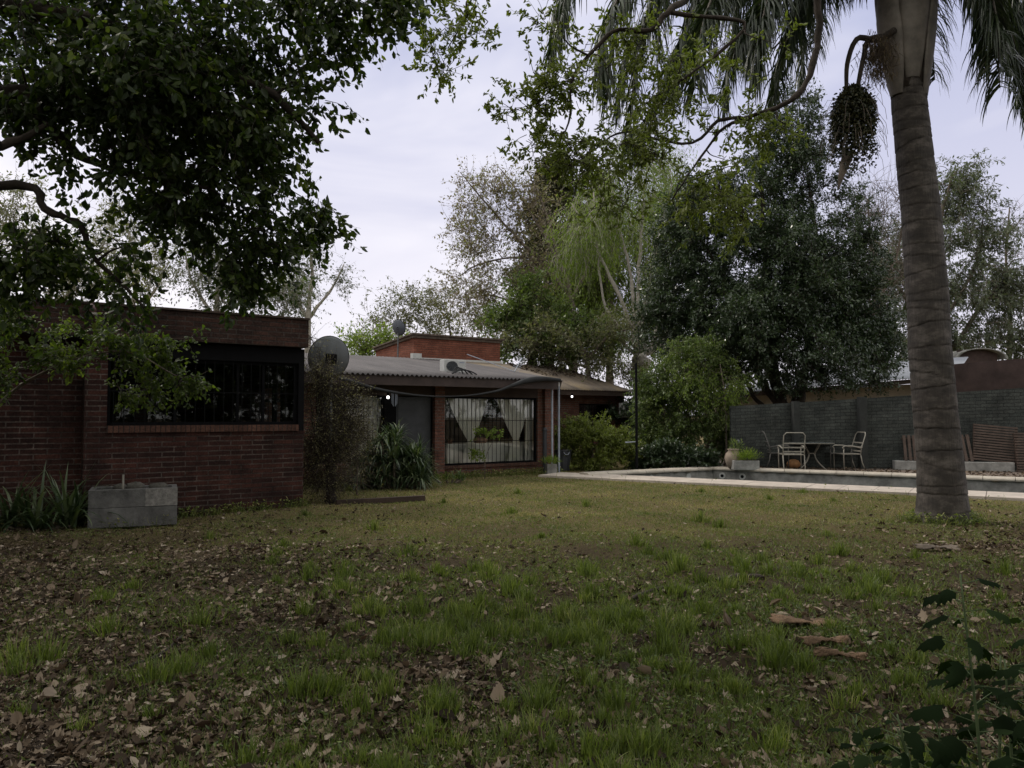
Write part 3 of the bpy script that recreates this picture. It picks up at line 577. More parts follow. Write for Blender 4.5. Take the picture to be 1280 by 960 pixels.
q = MB(); q.box(w0, w1, -.03, .22, pz0-.1, pz0); q.build('window_ledge', M['soldier'], Lb)
q = MB(); q.box(w0, 0, .0, .22, pz1, 2.6); q.box(w1, .0, .001, .22, pz0-.1, pz1); q.build('lintel', M['black'], Lb)
window(Lb, w0, w1, pz0, pz1, .1, fr=.05, mull=(w0+(w1-w0)*.33, w0+(w1-w0)*.66, w1-.55), n=20, hz=(pz0+.5,), glass='glassd', gy=-.11)
window(Lb, -.1, -.1, 1, 1, 0, n=0) if False else None
q = MB(); q.box(-.13, -.07, .45, 1.95, 1.36, 1.4); q.box(-.13, -.07, .45, 1.95, 1.75, 1.8); q.box(-.13, -.07, 1.15, 1.22, 1.4, 2.05); q.box(-.13, -.07, .75, .78, 1.4, 2.05); q.box(-.13, -.07, .45, 1.95, 2.0, 2.05)
q.build('side_window_frame', M['black'], Lb)
q = MB(); q.box(-2.25, -1.5, 5.05, 5.11, 1.5, 1.54); q.box(-2.0, -1.96, 5.05, 5.11, 1.54, 2.0); q.box(-1.76, -1.72, 5.05, 5.11, 1.54, 2.0); q.build('rear_window_frame', M['black'], Lb)
q = MB(); q.box(-8.95, -.21, .51, 4.99, -.05, .02); q.build('floor', M['conc2'], Lb)
# bell-shaped lamp / siren on the parapet
o = empty('siren', loc(L0, tl(112, -.2), -.2, 2.93), RZ, 'small round siren with pale rim fixed to the parapet', 'siren')
q = MB(); q.lathe([(.055, -.03), (.075, -.02), (.075, .01), (.03, .01)], n=16); q.build('rim', M['iron'], o)
q = MB(); q.lathe([(.055, .01), (.06, .05), (.05, .10), (.02, .13), (.0, .135)], n=16); q.build('dome', plain('red_brown', (.10, .05, .045), .4), o, smooth=True)
q = MB(); q.box(-.02, .02, .0, .09, -.06, -.02); q.build('bracket', M['black'], o)
# pale ribbed roof sheet showing behind the parapet
q = MB(); corr('neighbour_roof_sheet', M['roofN'], None, 0, 1.6, lambda x, k: (x, 2.0*k, .18*k), 3)
o = bpy.data.objects['neighbour_roof_sheet']; o.location = loc(L0, tl(275, 3.2), 3.2, 3.42); o.rotation_euler = (0, 0, RZ); tag(o, 'pale ribbed metal roof sheet rising behind the left parapet', 'roof sheet')
q = MB(); q.box(.05, 1.55, .3, 1.9, -.5, 0); o2 = q.build('support_block', M['conc2'], o)

# ---- concrete trough
c0 = G(221, 655.5); a1 = G(109, 661.5); d1 = unit((a1-c0)[:2])
l1 = np.linalg.norm((a1-c0)[:2]); ang = math.atan2(-d1[1], -d1[0])
o = empty('concrete_trough', (c0[0], c0[1], 0), ang, 'weathered concrete trough of stones against the brick wall', 'trough')
dd = .6; th = .07
q = MB()
for (a, b_) in ((0.0, .262), (.264, .51)):
    q.box(-l1, 0, 0, th, a, b_); q.box(-l1, 0, dd-th, dd, a, b_); q.box(-l1, -l1+th, th, dd-th, a, b_); q.box(-th, 0, th, dd-th, a, b_)
q.build('trough_wall', plain('trough_concrete', (.12, .117, .115), .9, var=.6, scale=3.5, bump=.5), o, bevel=.008)
q = MB(); q.box(-.40, .002, -.006, -.001, .27, .505); q.build('render_patch', plain('pale_render', (.21, .2, .19), .9, var=.5, scale=14, bump=.5), o)
q = MB(); q.box(-l1+th, -th, th, dd-th, 0, .44); q.build('soil_fill', M['soil'], o)
def stone(p, r, label, sq=(1, .7, .5)):
    bm_v = []; q = MB(); n = 10; prof = []
    for j in range(7):
        a = -math.pi/2+math.pi*j/6
        for k in range(n):
            b_ = 2*math.pi*k/n; w_ = 1+.16*math.sin(3*b_+j)+.1*math.sin(5*b_-2*j); bm_v.append((r*sq[0]*math.cos(a)*math.cos(b_)*w_, r*sq[1]*math.cos(a)*math.sin(b_)*w_, r*sq[2]*(math.sin(a)+1)*w_))
    q.add(bm_v, [(j*n+k, j*n+(k+1) % n, (j+1)*n+(k+1) % n, (j+1)*n+k) for j in range(6) for k in range(n)]); s_ = q.build('stone', M['stone'], smooth=True); s_.location = p; return tag(s_, label, 'stone', 'stones in the trough')
def tl2(x, y, z): 
    ca, sa = math.cos(ang), math.sin(ang); return (c0[0]+x*ca-y*sa, c0[1]+x*sa+y*ca, z)
stone(tl2(-.52, .3, .44), .13, 'grey rounded stone in the trough beside the upright stick'); stone(tl2(-.22, .42, .44), .14, 'dark flat stone at the right end of the trough', (1, .7, .36))
stone(tl2(-.72, .5, .44), .1, 'small stone at the back left of the trough')
q = MB(); q.tube([tl2(-.68, .12, .42), tl2(-.68, .12, .70)], .014, 7); tag(q.build('stick', M['iron']), 'pale upright stick standing in the trough', 'stick')

# ------------------------------------------------------------ pool
PL = empty('swimming_pool', (fA[0], fA[1], 0), 0, 'empty looking pool with pale rounded coping and grey walls', 'pool')
def strip(mb, a, b, w_, z0, z1, gap=.008, ln=.6, side=1):
    d = unit(b-a); n_ = np.array([-d[1], d[0]])*side; Lt = np.linalg.norm(b-a); k = max(1, int(Lt/ln)); 
    for i in range(k):
        p = a+d*(Lt*i/k+gap/2); q_ = a+d*(Lt*(i+1)/k-gap/2); dz = random.uniform(-.003, .003)
        P = [p, q_, q_+n_*w_, p+n_*w_]
        if side < 0: P = [P[1], P[0], P[3], P[2]]
        mb.hexa([(x[0], x[1], z0) for x in P]+[(x[0], x[1], z1+dz) for x in P])
cen2 = cen
def wall_piece(a, b, z0, z1, th=.15):      # wall outward of the pool edge
    d = unit(b-a); n_ = np.array([d[1], -d[0]]); q = MB(); P = [a, a+n_*th, b+n_*th, b][::-1]
    q.hexa([(x[0], x[1], z0) for x in P]+[(x[0], x[1], z1) for x in P]); return q
for i in range(4):
    a, b_ = pool_poly[i], pool_poly[(i+1) % 4]
    wall_piece(a, b_, -1.5, -.02 if i in (0,) else .02).build('pool_wall', M['ptile'], PL, world=True)
q = MB(); q.add([(p[0], p[1], -1.45) for p in pool_poly], [(0, 1, 2, 3)]); q.build('pool_floor', M['ptile'], PL, world=True)
m, t, b = mat('pool_water'); b.inputs['Base Color'].default_value = (.02, .035, .03, 1); b.inputs['Roughness'].default_value = .06; b.inputs['IOR'].default_value = 1.33
n = nd(t, 'ShaderNodeTexNoise', Scale=3, Detail=3); bp = nd(t, 'ShaderNodeBump', Strength=.15, Distance=.02); t.links.new(n.outputs[0], bp.inputs['Height']); t.links.new(bp.outputs[0], b.inputs['Normal'])
q = MB(); q.add([(p[0], p[1], -.75) for p in pool_poly], [(0, 1, 2, 3)]); tag(q.build('water', m), kind='structure')
# rounded coping along left and far edges
def coping(a, b, w_=.32):
    d = unit(b-a); n_ = np.array([-d[1], d[0]]); Lt = np.linalg.norm(b-a); k = int(Lt/.62); q = MB()
    for i in range(k):
        p0 = a+d*(Lt*i/k+.006); p1 = a+d*(Lt*(i+1)/k-.006)
        prof = [(-.05, .012), (-.065, .03), (-.065, .06), (-.04, .088), (0, .10), (w_, .10), (w_, .012)]
        vs = [(p[0]+n_[0]*-x*-1, p[1]+n_[1]*-x*-1, z) for p in (p0, p1) for x, z in prof]; m_ = len(prof)
        q.add(vs, [tuple(range(m_)), tuple(range(2*m_-1, m_-1, -1))]+[(j, m_+j, m_+(j+1) % m_, (j+1) % m_) for j in range(m_)])
    return q
ext = sA-unit(fA-sA)*.55
coping(ext, fA).build('coping', M['coping'], PL, world=True)
coping(fA, fB).build('coping', M['coping'], PL, world=True)
for px, py in ((902, 595), (927, 595.8)):
    k = (px-640)/F; d_ = fB-fA; tt = (k*fA[1]-fA[0])/(d_[0]-k*d_[1]); p = fA+d_*tt; n_ = np.array([pdir[1], -pdir[0]])
    q = MB(); a = math.atan2(pdir[1], pdir[0])
    q.lathe([(.05, 0), (.085, 0), (.085, .02), (.05, .02)], n=16); q.lathe([(.0, .0), (.05, .001)], n=16); o = q.build('pool_fitting', M['white'], PL); o.location = (p[0]+n_[0]*.012-fA[0], p[1]+n_[1]*.012-fA[1], -.13); o.rotation_euler = (math.pi/2, 0, a)
    q = MB(); q.lathe([(.0, .021), (.045, .021), (.045, .024), (0, .024)], n=12); q.build('fitting_hole', M['black'], o)
for px in (859, 813):
    k = (px-640)/F; d_ = sA-fA; tt = (k*fA[1]-fA[0])/(d_[0]-k*d_[1]); p = fA+d_*tt; dd_ = unit(fA-sA); n_ = np.array([dd_[1], -dd_[0]])
    q = MB(); q.lathe([(.05, 0), (.085, 0), (.085, .02), (.05, .02)], n=16); o = q.build('pool_fitting', M['white'], PL); o.location = (p[0]+n_[0]*.012-fA[0], p[1]+n_[1]*.012-fA[1], -.12); o.rotation_euler = (math.pi/2, 0, math.atan2(dd_[1], dd_[0]))
# near paving
q = MB(); strip(q, nA-pdir*.35, nB, SLW, -.12, .055, gap=.01, ln=.62)
tag(q.build('pool_path', M['slab'], bevel=.006), kind='structure')
q = MB(); e0 = nA-pdir*.33+pin*.03; e1 = nB+pin*.03; 
q.add([(e0[0], e0[1], .045), (e1[0], e1[1], .045), (e1[0]+pin[0]*(SLW-.06), e1[1]+pin[1]*(SLW-.06), .045), (e0[0]+pin[0]*(SLW-.06), e0[1]+pin[1]*(SLW-.06), .045)], [(0, 1, 2, 3)]); tag(q.build('path_grout', M['soil']), kind='structure')
# deck behind the far coping
nd_ = pin; dk = [fA+pin*.3-pdir*2.2, fB+pin*.3, fB+pin*5, fA+pin*5-pdir*3]
q = MB(); q.add([(p[0], p[1], .06) for p in dk], [(0, 1, 2, 3)]); tag(q.build('pool_deck', M['deck']), kind='structure')

# ------------------------------------------------------------ garden wall (steps up with its panels)
def wall_pt(px, py_base): return G(px, py_base, .06)
wp = [(914, 584.0, 507.6), (994, 584.6, 503.2), (1078, 585.6, 498.2), (1400, 590, 477)]
GW = empty('garden_wall', wall_pt(994, 584.6)*[1, 1, 0], 0, 'dark grey painted brick garden wall behind the patio', 'wall')
gwl = []
for i in range(3):
    (xa, ba, ta), (xb, bb, tb) = wp[i], wp[i+1]; A = wall_pt(xa, ba); B = wall_pt(xb, bb)
    za = at(xa, ta, A[1])[2]; zb = at(xb, tb, B[1])[2]; d = unit((B-A)[:2]); n_ = np.array([-d[1], d[0]])*.2
    off = np.array([d[1], -d[0]])*(.03 if i == 1 else 0)*-1
    vs = [(A[0]+off[0], A[1]+off[1], -.1), (B[0]+off[0], B[1]+off[1], -.1), (B[0]+n_[0], B[1]+n_[1], -.1), (A[0]+n_[0], A[1]+n_[1], -.1),
          (A[0]+off[0], A[1]+off[1], za), (B[0]+off[0], B[1]+off[1], zb), (B[0]+n_[0], B[1]+n_[1], zb), (A[0]+n_[0], A[1]+n_[1], za)]
    q = MB(); q.hexa(vs); o = q.build('wall_panel', M['gwall'], GW, world=True)
    me = o.data; uv = me.uv_layers.new(name='UVMap'); Lt = np.linalg.norm((B-A)[:2]); nrow = round(za/.085)
    for lp in me.loops:
        vi = lp.vertex_index; u_ = (0 if vi % 4 in (0, 3) else Lt)/.085+i*3.3; v_ = 0 if vi < 4 else nrow+(2 if i == 2 and vi % 4 in (1, 2) else 0)
        uv.data[lp.index].uv = (u_, v_)
    gwl.append((A, B, za, zb))
for px, py, tp, wd_ in ((995.5, 585, 502.6, .16), (1079, 585.8, 497.2, .2)):
    A = wall_pt(px, py); z = at(px, tp, A[1])[2]+.02; q = MB(); q.box(A[0]-wd_/2, A[0]+wd_/2, A[1]-.1, A[1]+.1, -.1, z); q.build('pier', plain('dark_pier', (.03, .032, .031), .9), GW, world=True)

# ------------------------------------------------------------ things on the patio
chair_l = []
def make_chair(label):
    o = empty('garden_chair', (0, 0, 0), 0, label, 'chair', 'metal garden chairs on the patio'); r_ = .015; w_ = .27; m_ = M['iron']
    for sx in (-1, 1):
        q = MB(); q.tube([(sx*(w_+.02), -.24, 0), (sx*(w_+.02), -.25, .42), (sx*(w_+.02), -.24, .56)], r_, 7); q.build('leg', m_, o, smooth=True)
        q = MB(); q.tube([(sx*w_, .34, 0), (sx*w_, .26, .2), (sx*w_, .22, .42)], r_, 7); q.build('leg', m_, o, smooth=True)
        q = MB(); q.tube([(sx*(w_+.02), -.24, .555), (sx*(w_+.03), -.28, .60), (sx*(w_+.03), -.22, .64), (sx*(w_+.03), .0, .635), (sx*(w_+.01), .24, .58)], .018, 7); q.build('armrest', m_, o, smooth=True)
    q = MB(); q.tube([(-w_, .22, .40), (-w_, .25, .6), (-w_, .36, .93), (-w_+.06, .385, 1.0), (w_-.06, .385, 1.0), (w_, .36, .93), (w_, .25, .6), (w_, .22, .40)], r_, 7); b_ = q.build('backrest', m_, o, smooth=True)
    for z in (.50, .61, .72): 
        y = .22+(z-.42)*.27; q = MB(); q.box(-w_, w_, y-.005, y+.005, z-.018, z+.018); q.build('slat', m_, b_)
    q = MB(); q.tube([(-w_, -.24, .42), (w_, -.24, .42), (w_, .22, .42), (-w_, .22, .42)], r_, 6, closed=True)
    for k in range(7): y = -.2+k*.065; q.box(-w_, w_, y-.022, y+.022, .418, .426)
    q.build('seat', m_, o); return o
def place(o, px, py, rz, z=.06): p = G(px, py, z); o.location = p; o.rotation_euler = (0, 0, rz); return o
ch = make_chair('metal garden chair with its slatted back turned to the lawn'); place(ch, 990, 587.6, R(-168+180)); ch.rotation_euler = (0, 0, R(180+10))
ch.rotation_euler = (0, 0, R(12+180)); 
for lab, px, py, rz in (('metal garden chair side-on, facing left towards the glass table', 1060, 586.6, -88), ('shade-darkened metal garden chair behind the glass table, facing the lawn', 1047, 585.3, 0), ('shade-darkened metal garden chair left of the table, behind the pale one', 972, 585.0, 80)):
    c = copy_tree(ch); c['label'] = lab; place(c, px, py, R(rz))
    if 'behind' in lab:
        for k in c.children_recursive:
            k.data = k.data.copy(); k.data.materials[0] = M['iron_shaded']
ch.rotation_euler = (0, 0, R(172))
o = empty('garden_table', G(1015, 586, .06), 0, 'round glass topped patio table on curved metal legs', 'table')
q = MB(); q.lathe([(.0, .70), (.56, .70), (.58, .71), (.58, .72), (0, .722)], n=32); q.build('table_top', plain('table_glass', (.10, .11, .11), .15, var=.1, bump=0), o)
q = MB(); q.tube([(.57*math.cos(a), .57*math.sin(a), .705) for a in np.linspace(0, 2*math.pi, 32, endpoint=False)], .013, 6, closed=True); q.build('table_rim', M['iron'], o, smooth=True)
for k in range(4):
    a = .5+k*math.pi/2; q = MB(); q.tube([((.1+.38*f**2 if f > 0 else .1)*math.cos(a), (.1+.38*f**2)*math.sin(a), .42-.42*f) for f in np.linspace(0, 1, 8)]+[], .014, 6); q.tube([(.1*math.cos(a), .1*math.sin(a), .42), (.3*math.cos(a), .3*math.sin(a), .70)], .014, 6); q.build('leg', M['iron'], o, smooth=True)
q = MB(); q.tube([(.1*math.cos(a), .1*math.sin(a), .42) for a in np.linspace(0, 2*math.pi, 16, endpoint=False)], .01, 5, closed=True); q.build('brace_ring', M['iron'], o)
p = G(992, 585.5, .06); q = MB(); q.lathe([(.09, 0), (.17, .06), (.19, .14), (.13, .22), (.05, .25)], n=14); o = q.build('clay_jug', plain('orange_clay', (.28, .14, .06), .8), smooth=True); o.location = p; tag(o, 'small orange clay jug on the ground under the glass table', 'jug')
# planter, urn, post
p = G(932, 587.2, .06); a = R(-2)
o = empty('planter_box', p, a, 'pale concrete planter box with feathery green plant', 'planter'); q = MB(); q.box(-.34, .34, -.12, .2, 0, .25); q.build('box', M['conc'], o, bevel=.01)
q = MB(); q.box(-.3, .3, -.08, .16, .25, .262); q.build('soil_fill', M['soil'], o)
def bushlet(name, parent, world, c, r, n, ln, wd_, mt, tm=T_RH, up=.6):
    P = c+rng.normal(size=(n, 3))*r; D = unit(P-c)+rng.normal(size=(n, 3))*.5+[0, 0, up]; me = cloud_mesh(name, [cloud(P, D, rng.normal(size=(n, 3)), ln*(.6+.8*rng.random(n)), wd_*(.7+.6*rng.random(n)), tm)])
    return link_mesh(name, me, M[mt], parent)
bushlet('foliage', o, False, np.array([.02, .02, .36]), [.13, .08, .07], 900, .09, .012, 'lf_bright', up=1.2)
p = G(917, 586.3, .06); o = empty('garden_urn', p, 0, 'rounded clay urn standing behind the concrete planter box', 'urn'); q = MB(); q.lathe([(.12, 0), (.2, .15), (.24, .3), (.2, .42), (.13, .5), (.17, .54), (.15, .55), (.11, .5)], n=20); q.build('urn_body', M['urn'], o, smooth=True)
bushlet('foliage', o, False, np.array([.05, 0, .62]), [.07, .07, .07], 160, .1, .03, 'lf_mid')
p = G(923, 585.5, .06); q = MB(); q.tube([(0, 0, 0), (0, 0, .74)], .035, 8); q.lathe([(.05, .70), (.05, .76), (.02, .79)], n=10); o = q.build('patio_post', M['dish']); o.location = p; tag(o, 'short grey post rising behind the planter box', 'post')
# low concrete bench and slatted loungers leaning on the wall
bL, bR = G(1119, 587.4, .06), G(1269, 590.2, .06); d = unit((bR-bL)[:2]); a = math.atan2(d[1], d[0]); Lb_ = np.linalg.norm((bR-bL)[:2])
o = empty('concrete_bench', bL, a, 'long low concrete bench against the grey garden wall', 'bench'); q = MB(); q.box(0, Lb_, 0, .42, 0, .24); q.build('bench_block', M['conc'], o, bevel=.012)
def lounger(px, w_, h, vertical, label, lean=.35, z=.3, off=.12, yaw=0, tilt=0):
    k = (px-640)/F; t_ = (k*bL[1]-bL[0])/(d[0]-k*d[1]); p = np.array([bL[0]+d[0]*t_-d[1]*off, bL[1]+d[1]*t_+d[0]*off, z])
    o = empty('slatted_lounger', p, a+yaw, label, 'lounger', 'wooden slatted loungers leaning at the wall'); o.rotation_euler = (-lean, tilt, a+yaw)
    q = MB(); s_ = .05
    if vertical:
        n_ = max(3, int(w_/.11)); q2 = MB()
        for i in range(n_): x = -w_/2+w_*(i+.5)/n_; q.box(x-.035, x+.035, -.015, .01, 0, h)
        q2.box(-w_/2, w_/2, .012, .05, .06, .11); q2.box(-w_/2, w_/2, .012, .05, h-.11, h-.06)
    else:
        n_ = int(h/.068); q2 = MB()
        for i in range(n_): z_ = h*(i+.5)/n_; q.box(-w_/2, w_/2, -.015, .01, z_-.022, z_+.022)
        q2.box(-w_/2, -w_/2+.05, .012, .07, 0, h); q2.box(w_/2-.05, w_/2, .012, .07, 0, h)
    q.build('slats', M['grate'], o); q2.build('frame', M['dwood'], o); return o
lounger(1141, .46, .72, True, 'dark slatted lounger leaning just left of the palm trunk')
lounger(1205, .5, .74, True, 'slatted lounger with upright slats, just right of the palm trunk', tilt=-.08)
lounger(1244, 1.02, 1.0, False, 'large slatted lounger standing on the bench against the wall', lean=.28, tilt=.10)
lounger(1288, .7, 1.05, False, 'slatted lounger cut off by the right edge of the photo', lean=.25, off=-.1, z=.06)
# white cloth on the second
p = at(1206, 543.5, bL[1]); q = MB(); q.tube([p+[-.32, .35, .0], p+[0, .34, .03], p+[.22, .34, -.01]], [.02, .03, .02], 6); tag(q.build('cloth_rag', M['white'], smooth=True), 'white rag laid on top of a slatted lounger', 'rag')

# ------------------------------------------------------------ neighbour behind the wall
NH = empty('neighbour_house', at(1080, 500, 30)*[1, 1, 0], 0, 'cream neighbour house with pale corrugated roof beyond the wall', 'house')
a_ = at(880, 491, 31); b_ = at(1195, 478, 27.5)
def quadw(pts, name, m_, parent, th=.2):
    q = MB(); P = [np.array(x) for x in pts]; n_ = unit(np.cross(P[1]-P[0], P[3]-P[0]))*th; q.hexa([*P, *[p-n_ for p in P]]); return q.build(name, m_, parent, world=True)
quadw([a_*[1, 1, 0], b_*[1, 1, 0], b_, a_], 'wall', M['plaster'], NH)
# roof slope: eave in front, ridge behind
e1 = at(880, 497, 30.2); e2 = at(1195, 468, 26.6); r2 = at(1210, 446, 32); r1 = at(1075, 456, 35); e1 = at(880, 494, 30.2)
def sheet(p0, p1, p2, p3, name, m_, parent, n=90, rows=3, amp=.02):
    vs = []
    for j in range(rows+1):
        for i in range(n*4+1):
            f, g = i/(n*4), j/rows; a = p0*(1-f)+p1*f; b = p3*(1-f)+p2*f; p = a*(1-g)+b*g; vs.append((p[0], p[1], p[2]+amp*math.sin(f*n*2*math.pi)))
    nn = n*4+1; me = bpy.data.meshes.new(name); me.from_pydata(vs, [], [(j*nn+i, j*nn+i+1, (j+1)*nn+i+1, (j+1)*nn+i) for j in range(rows) for i in range(n*4)]); me.update(); o = link_mesh(name, me, m_, parent, world=True, smooth=True)
    sm = o.modifiers.new('thickness', 'SOLIDIFY'); sm.thickness = .02; sm.offset = -1; return o
sheet(e1, e2, r2, r1, 'roof', M['roofN'], NH)
q = MB(); q.bar(e1+[0, .1, -.12], e2+[0, .1, -.12], .04, .16); q.build('gutter', M['dwood'], NH, world=True)
# vaulted roof further back
V0 = at(1190, 446, 34); q = MB(); n = 14; pts0 = []; 
vr = 1.15; cvx = at(1228, 447, 34)
VB = empty('vaulted_roof', cvx*[1, 1, 0], 0, 'pale curved vault roof showing above the maroon wall', 'roof')
vs = []; 
for j, (r_, yy) in enumerate(((vr, 0), (vr, 4), (vr*.90, 0), (vr*.90, 4))):
    for k in range(n+1): a = math.pi*k/n; vs.append((cvx[0]+r_*1.0*math.cos(a), cvx[1]+yy, cvx[2]-.05+r_*.42*math.sin(a)))
nn = n+1
q.add(vs, [(k, k+1, nn+k+1, nn+k) for k in range(n)]+[(2*nn+k+1, 2*nn+k, 3*nn+k, 3*nn+k+1) for k in range(n)]+[(k+1, k, 2*nn+k, 2*nn+k+1) for k in range(n)]); q.build('vault', M['conc2'], VB, world=True, smooth=True)
q = MB(); q.box(cvx[0]-vr*.74, cvx[0]+vr*.74, cvx[1]+.3, cvx[1]+.5, 0, cvx[2]+.35); q.build('wall', M['maroon'], VB, world=True)
quadw([at(1183, 520, 25.5)*[1, 1, 0], at(1420, 520, 22.5)*[1, 1, 0], at(1420, 436, 22.5), at(1183, 456, 25.5)], 'boundary_wall', M['maroon'], None)
o = bpy.data.objects['boundary_wall']; tag(o, 'maroon plastered wall rising behind the grey garden wall', 'wall')

# ------------------------------------------------------------ vegetation machinery
def tree(name, label, cat, base, limbs, blobs, bark='bark', leaf='lf_mid', ll=.07, lw=.4, tm=T_LF, per=40, twig=.5, tr=.004, bend=.25, hang=0, group=None, nt=5, spread=.5,
         shell=.6, sides=7, vshift=None, leafdir=.5, tuft=False, jit=.06, wig=.12, upb=.25, kindpart=('trunk', 'crown'), minr=.008, clr=.45):
    """limbs: [(points, r0, r1)] explicit; blobs: [(centre, radii, clumps)]: clump centres join the nearest limb by a branch, twigs and leaves spread from each"""
    o = empty(name, base, 0, label, cat, group); base = np.array(base, float)
    q = MB(); nodes = []; nr = []
    for pts, r0, r1 in limbs:
        P = bez(pts, max(5, len(pts)*4)); rr_ = np.linspace(r0, r1, len(P)); rr_ = rr_*(1+.10*np.sin(np.arange(len(P))*1.7)+.09*rng.normal(size=len(P))); P[1:-1] += rng.normal(size=(len(P)-2, 3))*rr_[1:-1, None]*.28; q.tube(P, rr_, sides); nodes += list(P[1:]); nr += list(rr_[1:])
    cl = []
    for c, r, n in blobs:
        v = unit(rng.normal(size=(n, 3))); rad = (shell+(1-shell)*rng.random(n))[:, None]; rad = np.where(rng.random((n, 1)) < .3, rng.random((n, 1)), rad)
        cl.append(np.array(c)+v*rad*np.array(r))
    cl = np.concatenate(cl); cl = cl[cl[:, 2] > .15]
    root = np.array(limbs[0][0][0], float); order = np.argsort(np.linalg.norm(cl-np.array(limbs[0][0][-1], float), axis=1))
    A = []; B = []; RA = []; RB = []
    for c in cl[order]:
        Nn = np.array(nodes); dist = np.linalg.norm(Nn-c, axis=1)+.25*np.maximum(0, Nn[:, 2]-c[2]) ; i = int(np.argmin(dist)); s_ = Nn[i]; Lc = np.linalg.norm(c-s_)
        if Lc < .02: continue
        mid = (s_+c)/2+rng.normal(size=3)*Lc*wig+np.array([0, 0, Lc*upb*.3]); P = bez([s_, mid, c], 6); r0 = min(nr[i]*.75, max(minr, .016*Lc+minr)); rr_ = np.linspace(r0, minr*.6, 6)
        if r0 > .012: q.tube(P, rr_, 5, cap=False)
        else:
            for k in range(5): A.append(P[k]); B.append(P[k+1]); RA.append(rr_[k]); RB.append(rr_[k+1])
        nodes += list(P[2:]); nr += list(rr_[2:])
    # twigs
    K = len(cl); st = np.repeat(cl, nt, 0)+rng.normal(size=(K*nt, 3))*twig*.12; cc = cl.mean(0)
    D = unit(unit(st-cc)*spread+rng.normal(size=(K*nt, 3))*.8+[0, 0, .15-hang]); tl_ = twig*(.6+.7*rng.random(K*nt))
    segs = 4; pts = [st]; d = D.copy()
    for k in range(segs):
        d = unit(d+rng.normal(size=d.shape)*bend*.5+[0, 0, -hang*.5]); pts.append(pts[-1]+d*(tl_/segs)[:, None])
    P = np.stack(pts, 1)
    for k in range(segs): A += list(P[:, k]); B += list(P[:, k+1]); f0, f1 = 1-k/segs*.8, 1-(k+1)/segs*.8; RA += [tr*f0]*len(st); RB += [tr*f1]*len(st)
    me = bpy.data.meshes.new('t'); 
    parts = [seg_mesh('s', A, B, np.array(RA), np.array(RB))]
    tb = q.build(kindpart[0], M[bark], o, world=True, smooth=True)
    mt = cloud_mesh('twigs', parts); tw = link_mesh('twigs', mt, M[bark], tb)
    if per:
        n = len(st)*per; ti = np.repeat(np.arange(len(st)), per); f = (rng.random(n)*.92+.08)*segs if not tuft else np.clip(rng.choice([.45, .75, .98], n, p=[.2, .3, .5])+rng.normal(size=n)*.02, 0, .999)*segs; k = np.minimum(f.astype(int), segs-1); ff = (f-k)[:, None]
        p = P[ti, k]*(1-ff)+P[ti, k+1]*ff+rng.normal(size=(n, 3))*jit*twig; td = unit(P[ti, k+1]-P[ti, k])
        Dl = unit(td*leafdir+rng.normal(size=(n, 3))*.7+[0, 0, -hang*.8-.15]); Nl = unit(rng.normal(size=(n, 3))*.6+[0, 0, 1.]); sz = ll*(.55+.7*rng.random(n))
        cv = np.repeat(np.repeat(rng.random(K), nt), per); va = np.clip(rng.random(n)*(1-clr)+cv*clr, 0, 1)
        me = cloud_mesh('crown', [cloud(p, Dl, Nl, sz, sz*lw*(.8+.4*rng.random(n)), tm, va, .5+rng.random(n)*1.3)]); cr_ = link_mesh(kindpart[1], me, M[leaf], o, world=True)
    return o
def ga(px, py, Y): return at(px, py, Y)

